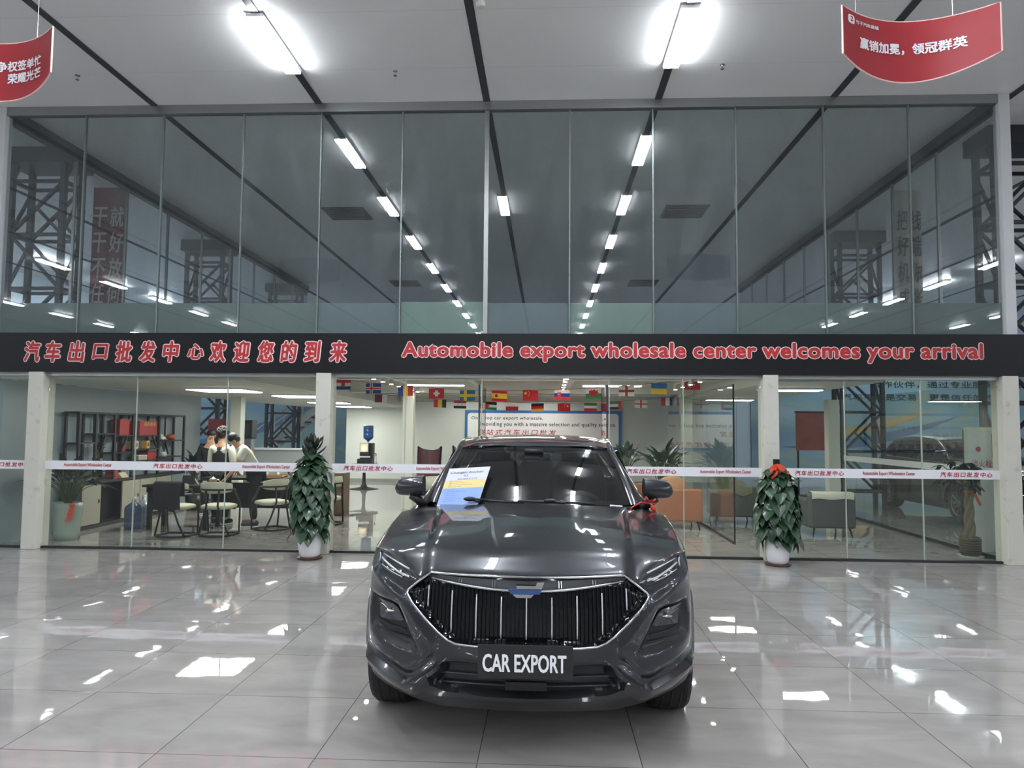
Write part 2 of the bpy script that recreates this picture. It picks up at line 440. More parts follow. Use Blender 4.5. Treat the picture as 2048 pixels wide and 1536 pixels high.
# black fascia with its lettering
sg = thing('fascia_sign', 'long black fascia sign with red white-edged Chinese and English welcome lettering', 'sign', (0, D-0.09, ZS0))
MB().box((-8.9, D-0.10, ZS0), (7.4, D+0.06, ZS1)).build('board', mat('fascia_black', srgb(14, 15, 19), 0.45, spec=0.3), sg)
cn = '汽车出口批发中心欢迎您的到来'
cxs = [65, 106, 153, 201, 248, 295, 342, 391, 436, 483, 532, 578, 625, 676]
mo, mi = MB(), MB()
for ch, px in zip(cn, cxs):
    p = aY(px, 703, D-0.102)
    for mb, off, dy, hh in ((mo, 0.075, 0, 0.262), (mi, 0.03, -0.004, 0.262)):
        mb.text(ch, p+Vector((0, dy, 0)), height=hh if ch not in '口心' else hh*0.72, width=0.205, offset=off, shear=0.12)
mo.build('lettering_outline', mat('pale_outline', srgb(236, 214, 214), 0.5), sg)
mi.build('lettering', M_redtxt, sg)
mo, mi = MB(), MB()
en = 'Automobile export wholesale center welcomes your arrival'
a, b = aY(803, 704, D-0.102), aY(1967, 706, D-0.102)
mid = (a+b)/2; wd = (b-a).length
mo.text(en, mid, width=wd-0.03, height=0.235, offset=0.085, spacing=1.06)
mi.text(en, mid+Vector((0, -0.004, 0)), width=wd-0.03, height=0.235, offset=0.042, spacing=1.06)
mo.build('lettering_outline', mat('pale_outline', srgb(236, 214, 214), 0.5), sg)
mi.build('lettering', M_redtxt, sg)

# pillars of the lower front, white paint scuffed towards the foot
def scuff_mat():
    m = mat('pillar_paint', srgb(205, 203, 192), 0.55)
    nt = m.node_tree; b = nt.nodes['Principled BSDF']; N = nt.nodes.new; L = nt.links.new
    geo = N('ShaderNodeNewGeometry'); n = N('ShaderNodeTexNoise'); n.inputs['Scale'].default_value = 9; n.inputs['Detail'].default_value = 8; L(geo.outputs['Position'], n.inputs['Vector'])
    rp = N('ShaderNodeValToRGB'); L(n.outputs['Fac'], rp.inputs[0])
    rp.color_ramp.elements[0].position = 0.28; rp.color_ramp.elements[0].color = srgb(178, 172, 158)
    rp.color_ramp.elements[1].position = 0.40; rp.color_ramp.elements[1].color = srgb(198, 196, 186)
    L(rp.outputs[0], b.inputs['Base Color'])
    return m
M_pil = scuff_mat()
PIL = [(aY(68, 742, D).x, aY(97, 742, D).x), (aY(637, 742, D).x, aY(667, 742, D).x), (aY(1522, 748, D).x, aY(1552, 748, D).x), (aY(1995, 750, D).x, aY(2027, 750, D).x)]
for i, (a, b) in enumerate(PIL):
    o = MB().box((a, D-0.1, 0), (b, D+0.16, ZS0)).build('pillar', M_pil, bevel=0.006)
    tag(o, ['white square pillar at the far left of the glass front', 'white square pillar behind the left potted climber', 'white square pillar behind the right potted climber with red bow', 'white scuffed square pillar at the right end of the glass front'][i], 'pillar', 'pillars of the glass front')
# panes of the lower front
jo = [-8.9, PIL[0][0], PIL[0][1], aY(268, 900, D).x, aY(450, 900, D).x, PIL[1][0], PIL[1][1], aY(808, 900, D).x, aY(962, 900, D).x, aY(1219, 800, D).x, aY(1368, 900, D).x, PIL[2][0], PIL[2][1], aY(1692, 900, D).x, aY(1846, 900, D).x, PIL[3][0]]
k = 30
for i in range(len(jo)-1):
    a, b = jo[i], jo[i+1]
    if any(abs(a-p[0]) < 1e-4 for p in PIL): continue
    if i == 8: continue      # the open doorway
    structure(MB().box((a+0.006, D+0.024, 0.03), (b-0.006, D+0.036, ZS0-0.05)).build('window_%d' % k, M_glass)); k += 1
for j, x in enumerate([jo[3], jo[4], jo[7], jo[8], jo[9], jo[10], jo[13], jo[14]]):
    structure(MB().box((x-0.005, D+0.022, 0.03), (x+0.005, D+0.045, ZS0-0.05)).build('trim_%d' % (110+j), mat('pane_joint', srgb(178, 186, 176), 0.3, 0.2)))
structure(MB().box((-8.9, D+0.005, 0), (PIL[3][0], D+0.055, 0.03)).build('trim_120', mat('sill_black', srgb(34, 36, 38), 0.4)))
structure(MB().box((-8.9, D-0.02, ZS0-0.05), (PIL[3][1]+0.02, D+0.06, ZS0)).build('trim_121', mat('head_rail', srgb(170, 172, 168), 0.35, 0.5)))

# white band stuck on the glass, red Chinese and English by turns
bands = [(-8.9, PIL[0][0], 'left of the first pillar'), (PIL[0][1], PIL[1][0], 'between the two left pillars'), (PIL[1][1], jo[8], 'left of the entrance behind the dark car'), (jo[9], PIL[2][0], 'right of the entrance behind the dark car'), (PIL[2][1], PIL[3][0], 'between the two right pillars')]
cnb, enb = '汽车出口批发中心', 'Automobile Export Wholesalers Center'
tx = [[('c', -40, 58)], [('e', 127, 223), ('c', 306, 404), ('e', 484, 580)], [('c', 687, 785), ('e', 832, 930)], [('c', 1253, 1352), ('e', 1400, 1502)], [('c', 1590, 1687), ('e', 1725, 1830), ('c', 1880, 1984)]]
for (a, b, w), ts in zip(bands, tx):
    r = thing('lettered_band', 'white band with small red lettering, '+w, 'glass sticker', ((a+b)/2, D+0.02, 1.04), group='lettered bands on the glass front')
    MB().box((a, D+0.020, 1.04), (b, D+0.0235, 1.155)).build('strip', M_wht, r)
    for kind, p0, p1 in ts:
        mt = MB()
        q0, q1 = aY(p0, 940, D+0.019), aY(p1, 940, D+0.019)
        mt.text(cnb if kind == 'c' else enb, Vector(((q0.x+q1.x)/2, D+0.0185, 1.097)), width=q1.x-q0.x, height=0.062 if kind == 'c' else 0.056, offset=0.02 if kind == 'c' else 0.012, shear=0.15 if kind == 'c' else 0, spacing=1.2 if kind == 'c' else 1.0)
        mt.build('lettering', M_redtxt, r)

# entrance doorway behind the car: dark edges, patch fittings
for j, px in enumerate((962, 1211)):
    p = aY(px, 800, D+0.3)
    r = thing('door_leaf', 'frameless glass door leaf with dark edge standing open, '+('left of the entrance' if j == 0 else 'right of the entrance'), 'door', (p.x, D+0.3, 0.02), group='open glass doors of the entrance')
    MB().box((p.x-0.006, D+0.06, 0.02), (p.x+0.006, D+0.95, 2.2)).build('pane', M_glass, r)
    MB().box((p.x-0.009, D+0.95, 0.02), (p.x+0.009, D+0.965, 2.2)).box((p.x-0.009, D+0.045, 0.02), (p.x+0.009, D+0.06, 2.2)).build('edge_seal', M_black, r)
    MB().box((p.x-0.02, D+0.05, 2.06), (p.x+0.02, D+0.22, 2.21)).build('patch_fitting', M_alu, r)

# ------------------------------------------------------------------ lamps of the hall: 1.25 m linear fixtures, 2.72 m apart
M_lamp = lamp('lamp_cool_white', (0.89, 0.95, 1.0), LIGHT)
M_house = mat('lamp_housing', srgb(225, 226, 228), 0.4)
def linear_lamp(x, y, label):
    r = thing('ceiling_light', label, 'ceiling light', (x, y, ZC-0.012), group='linear ceiling lights of the hall')
    MB().box((x-0.092, y-0.615, ZC-0.05), (x+0.092, y+0.60, ZC-0.0125)).box((x-0.088, y+0.57, ZC-0.07), (x+0.088, y+0.60, ZC-0.05)).build('housing', M_house, r)
    MB().box((x-0.086, y-0.605, ZC-0.08), (x+0.086, y+0.565, ZC-0.05)).build('diffuser', M_lamp, r)
    return r
l1 = linear_lamp(-3.09, 7.88, 'long bright ceiling light left of centre, nearest to the glass front')
def more(x, y, label): return copy_tree(l1, label=label) if False else _more(x, y, label)
def _more(x, y, label):
    c = copy_tree(l1, label=label); c.location = (x, y, ZC-0.012); return c
more(1.44, 7.88, 'long bright ceiling light right of centre, nearest to the glass front')
more(-0.85, 5.16, 'single ceiling light on the middle seam, mirrored beside the central mullion')
for k in range(1, 12):
    more(-3.09, 7.88-2.72*k, 'hall ceiling light of the left row, seen only as a mirror image in the glass')
    more(1.44, 7.88-2.72*k, 'hall ceiling light of the right row, seen only as a mirror image in the glass')
for x, y0, nm in ((-13.2, 5.7, 'left aisle'), (-18.9, 2.5, 'outer left aisle'), (11.35, 5.5, 'right aisle'), (16.6, 5.2, 'outer right aisle')):
    for k in range(0, 11, 1):
        if k > 6 and k % 2: continue
        more(x, y0-2.72*k, 'ceiling light of the %s, seen only as a mirror image in the glass' % nm)

for x, y0, nm in ((-13.2, 10.5, 'left'), (11.35, 10.81, 'right')):
    for k in range(6):
        if y0+2.72*k < 25: more(x, y0+2.72*k, 'ceiling light of the %s side bay, number %s from the glass front' % (nm, ('one', 'two', 'three', 'four', 'five', 'six')[k]))

# sprinkler heads and smoke detector
for i, (x, y) in enumerate(((-5.85, 8.55), (-1.87, 8.57), (2.06, 8.53))):
    r = thing('sprinkler_head', 'small chrome sprinkler head on the ceiling, '+('leftmost of three', 'middle one of three', 'rightmost of three')[i], 'sprinkler', (x, y, ZC), group='sprinklers in the ceiling')
    MB().lathe([(0.03, 0), (0.03, -0.008), (0.008, -0.012), (0.008, -0.05), (0.022, -0.055), (0.022, -0.06), (0, -0.06)], (0, 0, -0.001), 12).build('head', mat('chrome', (0.6, 0.6, 0.62), 0.15, 1.0), r, local=True)
r = thing('smoke_detector', 'white round smoke detector on the ceiling beside the middle seam', 'smoke detector', (-0.70, 7.18, ZC))
MB().lathe([(0.05, 0), (0.05, -0.02), (0.042, -0.045), (0.02, -0.05), (0, -0.05)], (0, 0, -0.001), 20).build('body', M_white, r, local=True)

# openings in the box ceiling
for i, (x, y) in enumerate(((-4.07, 14.4), (2.7, 14.4), (-4.25, 21.5), (2.8, 21.5))):
    r = thing('ceiling_vent', 'dark square ceiling opening, '+('left one, nearer the glass', 'right one, nearer the glass', 'left one, farther back', 'right one, farther back')[i], 'vent', (x, y, ZC), group='dark openings in the box ceiling')
    MB().box((x-0.42, y-0.42, ZC-0.02), (x+0.42, y+0.42, ZC-0.001)).build('frame', mat('vent_frame', srgb(60, 62, 64), 0.5), r)
    mb = MB()
    for k in range(7): mb.box((x-0.38, y-0.36+k*0.115, ZC-0.03), (x+0.38, y-0.30+k*0.115, ZC-0.02))
    mb.build('louvre', mat('vent_louvre', srgb(40, 42, 44), 0.5), r)

# ------------------------------------------------------------------ hanging red boards
def red_board(cx, Y, zt, wd, bow, lines, label, tilt=0.0, emblem=None):
    r = thing('hanging_board', label, 'hanging sign', (cx, Y, zt), tilt, group='red boards hung from the ceiling')
    hw = wd/2; n = 24; th = 0.012
    yy = lambda a: bow*(1-(a/hw)**2)
    zb = lambda a: -0.375-0.115*(1-(abs(a)/hw)**2.0)
    ed = lambda a, z: a*(1+0.03*(-z)*(1 if a > 0 else 0))
    mb = MB(); mb.smooth = True
    for off in (0, th):
        rows = []
        for i in range(n+1):
            a = -hw+wd*i/n
            rows.append([(a, yy(a)+off, zb(a)*j/6) for j in range(7)])
        mb.cur = 1 if off else 0; mb.grid(rows)
    mb.build('panel', [mat('red_panel', srgb(158, 44, 52), 0.45), mat('board_back', srgb(90, 90, 92), 0.6)], r, local=True)
    me = MB(); pf = []
    for i in range(n+1):
        a = -hw+wd*i/n; pf.append((a, yy(a)+th/2, 0))
    pb = [(-hw+wd*i/n, yy(-hw+wd*i/n)+th/2, zb(-hw+wd*i/n)) for i in range(n, -1, -1)]
    me.tube(pf+pb, 0.0075, 6, closed=True).build('edge', mat('board_edge', srgb(222, 190, 188), 0.5), r, local=True)
    for (s, ax, az, w, h, off) in lines:
        mt = MB()
        mt.text(s, (0, 0, 0), width=w, height=h, offset=off, warp=lambda u, v, ax=ax, az=az: (ax+u, yy(ax+u)-0.004, az+v))
        mt.build('lettering', M_whttxt, r, local=True)
    if emblem:
        ex, ez = emblem; q = 0.034
        rr = []
        for k in range(24):
            t = 2*math.pi*k/24; f = lambda t_: math.copysign(abs(t_)**0.5, t_)
            rr.append((ex+q*f(math.cos(t)), ez+q*f(math.sin(t))))
        vs = [(x, yy(x)-0.003, z) for x, z in rr]; MB().add(vs, [tuple(range(24))]).build('emblem', M_whttxt, r, local=True)
    if emblem:
        m2 = MB().text('2', (0, 0, 0), height=0.04, offset=0.02, warp=lambda u, v: (ex+u, yy(ex)-0.007, ez+v))
        m2.build('emblem_numeral', mat('red_panel', RED), r, local=True)
    mw = MB()
    for a in (-hw*0.75, hw*0.56): mw.tube([(a, yy(a)+th/2, 0), (a, yy(a)+th/2, ZC-zt-0.001)], 0.0025, 5)
    mw.build('hanging_wire', mat('wire', srgb(190, 190, 195), 0.3, 0.6), r, local=True)
    return r
red_board(2.785, 5.42, 4.83, 1.16, 0.25, [('赢销加冕，领冠群英', 0.0, -0.225, 0.80, 0.088, 0.03), ('竹子汽车商城', -0.33, -0.072, 0.215, 0.030, 0.03)], 'curved red hanging board with one line of white Chinese lettering, upper right', emblem=(-0.485, -0.07))
_c = aY(104, 52, 5.42)
red_board(_c.x-0.575, 5.42, _c.z, 1.16, 0.25, [('争权签单忙', 0.175, -0.20, 0.46, 0.084, 0.03), ('荣耀光芒', 0.225, -0.305, 0.365, 0.084, 0.03)], 'curved red hanging board with two lines of white lettering, cut by the left edge', tilt=0.0)

# ------------------------------------------------------------------ lattice columns outside the box
def lattice(x, y, label):
    r = thing('lattice_column', label, 'truss column', (x, y, 0), group='dark steel lattice columns')
    w, d = 0.42, 0.22
    ml, mb = MB(), MB()
    for sx in (-1, 1):
        for sy in (-1, 1): ml.box((x+sx*w-0.04, y+sy*d-0.04, 0), (x+sx*w+0.04, y+sy*d+0.04, ZC-0.25))
    ml.build('upright', M_dark, r)
    z = 0.35; k = 0
    while z < ZC-0.4:
        for sy in (-1, 1):
            mb.bar((x-w, y+sy*d, z), (x+w, y+sy*d, z), 0.05)
            if z+0.85 < ZC-0.25:
                a, b = (x-w, x+w) if k % 2 else (x+w, x-w)
                mb.bar((a, y+sy*d, z), (b, y+sy*d, z+0.85), 0.045)
                if k % 2: mb.bar((b, y+sy*d, z), (x, y+sy*d, z+0.42), 0.04)
        for sx in (-1, 1):
            mb.bar((x+sx*w, y-d, z), (x+sx*w, y+d, z), 0.05); mb.bar((x+sx*w, y-d, z), (x+sx*w, y+d, z+0.8), 0.04)
        z += 0.85; k += 1
    mb.build('bracing', M_dark, r)
    MB().box((x-w-0.12, y-d-0.1, ZC-0.25), (x+w+0.12, y+d+0.1, ZC-0.001)).build('capital', M_dark, r)
for x, y, l in ((-8.0, 11.1, 'dark lattice column outside the box at far left, nearest the front'), (-8.0, 16.7, 'dark lattice column at left, behind the tea-room shelf'), (-8.0, 21.8, 'dark lattice column at left, farthest back by the mural'), (6.75, 10.7, 'dark lattice column at far right beside the end pillar'), (6.75, 16.2, 'dark lattice column at right, behind the dark parked car'), (6.75, 21.6, 'dark lattice column at right, farthest back')):
    if y == 21.6: continue
    lattice(x, y, l)

# banners hung between the columns
def banner(x0, x1, Y, z1, z0, col, txtcol, cols, label):
    r = thing('hanging_banner', label, 'banner', ((x0+x1)/2, Y, z0), group='tall calligraphy banners')
    mb = MB(); mb.smooth = True
    rows = []
    for i in range(13):
        x = x0+(x1-x0)*i/12; dy = 0.012*math.sin(i*1.1)
        rows.append([(x, Y+dy, z0+(z1-z0)*j/10) for j in range(11)])
    mb.grid(rows); mb.grid([[(p[0], p[1]+0.01, p[2]) for p in q] for q in rows])
    mb.build('cloth', col, r)
    mt = MB(); n = len(cols)
    for c, s in enumerate(cols):
        w = (x1-x0)/n
        for k, ch in enumerate(s):
            if ch == ' ': continue
            mt.text(ch, (x0+w*(c+0.5), Y-0.02, z1-0.55-k*0.47*(1 if n == 2 else 0.8)), width=w*0.82, height=0.36, offset=0.01, shear=0.1)
    mt.build('lettering', txtcol, r)
banner(-8.28, -7.66, 12.7, 5.96, 2.7, mat('banner_red', srgb(128, 42, 46), 0.7), mat('banner_white', srgb(200, 198, 195), 0.7), ['干干不任争争', '就好放何就第'], 'tall dark red banner with white calligraphy beside the left lattice column')
banner(6.22, 6.68, 13.2, 5.96, 2.7, mat('banner_cream', srgb(190, 184, 172), 0.7), mat('banner_ink', srgb(40, 40, 42), 0.7), ['把好机成功', '线端你张嘴'], 'tall cream banner with black calligraphy at right of the box')

# wide printed mural walls with dark headline, seen through the right end of the front
def mural_mat():
    m = mat('printed_mural', srgb(160, 198, 220), 0.5)
    nt = m.node_tree; b = nt.nodes['Principled BSDF']; N = nt.nodes.new; L = nt.links.new
    tc = N('ShaderNodeNewGeometry'); mp = N('ShaderNodeMapping'); mp.inputs['Scale'].default_value = (0.28, 0.28, 1.1); mp.inputs['Rotation'].default_value = (0, 0.22, 0)
    L(tc.outputs['Position'], mp.inputs[0])
    n = N('ShaderNodeTexNoise'); n.inputs['Scale'].default_value = 0.8; n.inputs['Detail'].default_value = 1.5; L(mp.outputs[0], n.inputs['Vector'])
    rp = N('ShaderNodeValToRGB'); L(n.outputs['Fac'], rp.inputs[0]); e = rp.color_ramp.elements
    e[0].position = 0.30; e[0].color = srgb(106, 136, 158); e[1].position = 0.72; e[1].color = srgb(158, 178, 188)
    for p, c in ((0.44, srgb(126, 156, 174)), (0.50, srgb(134, 164, 172)), (0.53, srgb(154, 166, 150)), (0.56, srgb(134, 164, 178))):
        q = e.new(p); q.color = c
    L(rp.outputs[0], b.inputs['Base Color'])
    return m
mr = thing('printed_mural', 'pale blue printed wall graphic with two lines of dark Chinese lettering', 'wall graphic', (11, 25.48, 0.3))
MB().box((7.0, 25.45, 0.3), (16.9, 25.495, 4.4)).build('panel', mural_mat(), mr)
Yt = 25.44
for s, p0, p1, py, h in (('汽车不仅是交易，更是信任的传递', 1684, 2010, 794, 0.23), ('合作伙伴，通过专业服务赋予的', 1742, 2056, 769, 0.23)):
    a, b = aY(p0, py, Yt), aY(p1, py, Yt)
    MB().text(s, ((a.x+b.x)/2, Yt, a.z), width=b.x-a.x, height=h, offset=0.016, spacing=1.1).build('lettering', M_blktxt, mr)
def swoosh(x0, z0, x1, z1, t, Y, m, parent, name):
    up_, lo = [], []
    for i in range(17):
        f = i/16; x = x0+(x1-x0)*f; z = z0+(z1-z0)*f**1.7; h = t*math.sin(math.pi*f)
        up_.append((x, z+h*0.3)); lo.append((x, z-h))
    MB().prism(up_+lo[::-1], Y-0.004, Y).build(name, m, parent)
swoosh(8.6, 1.55, 13.2, 2.45, 0.2, 25.44, mat('swoosh_orange', srgb(196, 160, 96), 0.5), mr, 'orange_swoosh')
swoosh(8.0, 1.1, 14.0, 2.2, 0.26, 25.445, mat('swoosh_blue', srgb(88, 116, 150), 0.5), mr, 'blue_swoosh')
ml = thing('printed_mural', 'pale blue printed wall graphic at far left behind the tea room', 'wall graphic', (-10, 25.48, 0.3))
MB().box((-14.8, 25.45, 0.3), (-6.3, 25.495, 4.2)).build('panel', mural_mat(), ml)
swoosh(-13.5, 1.0, -7.2, 3.0, 0.26, 25.445, mat('swoosh_blue', srgb(84, 132, 190)), ml, 'blue_swoosh')
# ================================================================== CAR
def catmull(pts, n):
    pts = np.array(pts, float); P = np.vstack([2*pts[0]-pts[1], pts, 2*pts[-1]-pts[-2]]); out = []
    for i in range(1, len(P)-2):
        p0, p1, p2, p3 = P[i-1:i+3]
        for k in range(n):
            t = k/n
            out.append(0.5*((2*p1)+(-p0+p2)*t+(2*p0-5*p1+4*p2-p3)*t*t+(-p0+3*p1-3*p2+p3)*t**3))
    out.append(pts[-1]); return np.array(out)
CONT = catmull([(0,0),(0.2,.006),(.4,.03),(.56,.075),(.69,.145),(.78,.225),(.845,.335),(.885,.48),(.91,.68),(.925,.95),(.93,1.4),(.93,2.2),(.93,3.2),(.92,3.65),(.895,3.98),(.83,4.25),(.70,4.39),(.5,4.455),(.25,4.485),(0,4.49)], 24)
_seg = np.hypot(*np.diff(CONT, axis=0).T); CU_ = np.concatenate([[0], np.cumsum(_seg)]); UMAX = CU_[-1]
IFRONT = int(np.argmax(CONT[:, 0] >= 0.9299))
cx = lambda u: np.interp(u, CU_, CONT[:, 0]); cyy = lambda u: np.interp(u, CU_, CONT[:, 1])
WZ = ([.2,.33,.45,.7,.85,1.0,1.12], [.962,.985,.998,1.0,.992,.965,.94])
NZ = ([.2,.27,.33,.42,.50,.58,.75,.85,.92,1.0], [.085,.06,.03,.0,.012,.006,.02,.035,.055,.085])
wz = lambda z: np.interp(z, *WZ); nz = lambda z: np.interp(z, *NZ)
def u_of_x(x, z=0.7):
    return np.interp(np.asarray(x)/wz(z), CONT[:IFRONT, 0], CU_[:IFRONT])
def u_of_y(y): 
    i0 = 0; return np.interp(y, CONT[:, 1], CU_)
_zt_x = ([0,.45,.5,.54,.66,.785,.82], [.898,.904,.908,.874,.936,.972,.972])
_zt_y = ([.28,.45,.6,.9,1.3,1.8,3.0,3.8,4.2,4.35,4.49], [.972,.962,.955,.965,.995,1.02,1.05,1.06,1.05,1.03,1.02])
def ztop(u):
    u = np.asarray(u, float); x = cx(u); y = cyy(u)
    return np.where((y < 0.28) & (x < 0.83), np.interp(x, *_zt_x), np.interp(y, *_zt_y))
def zbot(u):
    y = cyy(u); x = cx(u)
    return np.where(y < .46, np.interp(x, [0, .45, .6, .72, .82, .88], [.240, .247, .270, .300, .318, .318]), np.interp(y, [.46, .52, 1.2, 3.2, 4.3, 4.49], [.316, .29, .22, .22, .26, .28]))
def sd_poly(px, pz, poly):
    """signed distance, negative outside"""
    P = np.array(poly); Q = np.roll(P, -1, axis=0); d = np.full(px.shape, 1e9); ins = np.zeros(px.shape, bool)
    for (ax, az), (bx, bz) in zip(P, Q):
        ex, ez = bx-ax, bz-az; L = ex*ex+ez*ez
        t = np.clip(((px-ax)*ex+(pz-az)*ez)/max(L, 1e-12), 0, 1)
        d = np.minimum(d, np.hypot(px-ax-t*ex, pz-az-t*ez))
        c = ((az > pz) != (bz > pz)) & (px < (bx-ax)*(pz-az)/((bz-az) if bz != az else 1e-12)+ax)
        ins ^= c
    return np.where(ins, d, -d)
def sd_line(px, pz, line):
    P = np.array(line); d = np.full(px.shape, 1e9)
    for (ax, az), (bx, bz) in zip(P[:-1], P[1:]):
        ex, ez = bx-ax, bz-az; t = np.clip(((px-ax)*ex+(pz-az)*ez)/(ex*ex+ez*ez), 0, 1)
        d = np.minimum(d, np.hypot(px-ax-t*ex, pz-az-t*ez))
    return d
def to_u(poly, step=0.012, closed=True):
    """(x, z) outline -> densified (u, z)"""
    out = []; n = len(poly)
    for i in range(n if closed else n-1):
        (ax, az), (bx, bz) = poly[i], poly[(i+1) % n]; L = math.hypot(bx-ax, bz-az); k = max(1, int(L/step))
        for j in range(k):
            f = j/k; x, z = ax+(bx-ax)*f, az+(bz-az)*f
            out.append((float(u_of_x(x, z)) if x > 0 else 0.0, z))
    if not closed: x, z = poly[-1]; out.append((float(u_of_x(x, z)), z))
    return out
GRILLE = to_u([(0,.895),(.25,.898),(.478,.902),(.54,.855),(.592,.812),(.598,.795),(.56,.745),(.50,.685),(.43,.622),(.385,.59),(.34,.573),(.25,.567),(0,.565)])
HEAD = to_u([(.548,.862),(.60,.846),(.66,.856),(.74,.884),(.785,.902),(.797,.94),(.79,.966),(.72,.950),(.64,.918),(.57,.88)])
FOG = to_u([(.83,.748),(.70,.742),(.655,.728),(.62,.67),(.575,.585),(.548,.532),(.57,.512),(.66,.52),(.80,.548),(.845,.565),(.85,.66)])
INTK = to_u([(0,.478),(.24,.482),(.36,.487),(.40,.48),(.445,.43),(.492,.392),(.47,.352),(.40,.33),(.2,.315),(0,.31)])
def ext(P):
    Q = [p for p in P if p[0] > 0]
    return [(-.6, Q[0][1])]+Q+[(-.6, Q[-1][1])]
GRILLE_S = ext(GRILLE); INTK_S = ext(INTK)      # the same outlines carried past the centre line
BLADE = to_u([(.39,.492),(.47,.43),(.56,.358),(.60,.348),(.70,.385),(.83,.425),(.885,.44)], closed=False)
GROOVE = to_u([(.47,.485),(.50,.46),(.575,.402),(.61,.393),(.70,.425),(.83,.462),(.885,.475)], closed=False)
CREASE = to_u([(.86,.90),(.80,.86),(.70,.80),(.63,.762),(.575,.69),(.51,.61),(.46,.56)], closed=False)
SHARP2 = to_u([(.52,.845),(.62,.80),(.72,.84),(.80,.865)], closed=False)
def disp(u, z):
    """how far the skin sinks (+) or stands proud (-) along the inward normal"""
    d = np.zeros(u.shape)
    ss = lambda t: np.clip(t, 0, 1)**2*(3-2*np.clip(t, 0, 1))
    s = sd_poly(u, z, GRILLE_S); d += 0.030*ss(s/0.012)
    d -= 0.010*np.exp(-(np.abs(s)/0.035)**2)*(s <= 0)
    s = sd_poly(u, z, FOG); d += 0.045*ss((s+0.012)/0.05)
    s = sd_poly(u, z, INTK_S); d += 0.055*ss(s/0.02)
    s = sd_poly(u, z, HEAD); d += 0.004*ss(s/0.006)
    fade = 1-ss((u-.90)/.22)
    l = sd_line(u, z, GROOVE); d += 0.018*np.exp(-(l/0.02)**2)*fade
    l = sd_line(u, z, CREASE); d -= 0.016*np.exp(-(l/0.03)**1.3)*fade
    l = sd_line(u, z, SHARP2); d += 0.006*np.exp(-(l/0.018)**2)
    # side: shoulder line and a sculpted hollow over the sills
    y = cyy(u); side = ss((y-1.2)/0.3)*(1-ss((y-3.6)/0.4))
    d -= 0.016*side*np.exp(-((z-0.86-0.02*(y-2))/0.05)**2); d += 0.022*side*np.exp(-((z-0.62)/0.1)**2)
    d -= 0.015*side*np.exp(-((z-0.36)/0.06)**2)
    for yc in (.87, 3.58):      # flared lips round the wheels
        r = np.hypot(y-yc, z-.345); on = (cx(u) > .8)
        d -= 0.018*np.exp(-((r-.40)/0.035)**2)*on
    return d
def skin(u, z, extra=0.0):
    """point of the body side/nose at (arclength, height)"""
    u = np.asarray(u, float); z = np.asarray(z, float)
    x, y = cx(u), cyy(u); e = 0.004
    tx, ty = cx(np.minimum(u+e, UMAX))-cx(np.maximum(u-e, 0)), cyy(np.minimum(u+e, UMAX))-cyy(np.maximum(u-e, 0))
    L = np.hypot(tx, ty); L[L == 0] = 1; nx, ny = -ty/L, tx/L      # inward
    d = disp(u, z)+extra
    front = np.clip(1-(y-0.25)/0.6, 0, 1); rear = np.clip((y-4.1)/0.4, 0, 1)
    X = x*wz(z)+nx*d; Y = y+nz(z)*front-nz(z)*0.8*rear+ny*d
    return np.stack([X, Y, z], -1)
def car_points():
    pts = []
    us = np.concatenate([np.arange(0, 1.30, 0.0135), np.arange(1.30, UMAX, 0.05), [UMAX]])
    for i, u in enumerate(us):
        zb, zt = float(zbot(u)), float(ztop(u)); n = max(4, int((zt-zb)/(0.0135 if u < 1.3 else 0.03)))
        for k in range(n+1): pts.append((u, zb+(zt-zb)*k/n, k in (0, n) or u == 0 or u == UMAX))
    return us, pts
ARCH = [(.87, .345, .392), (3.58, .345, .392)]
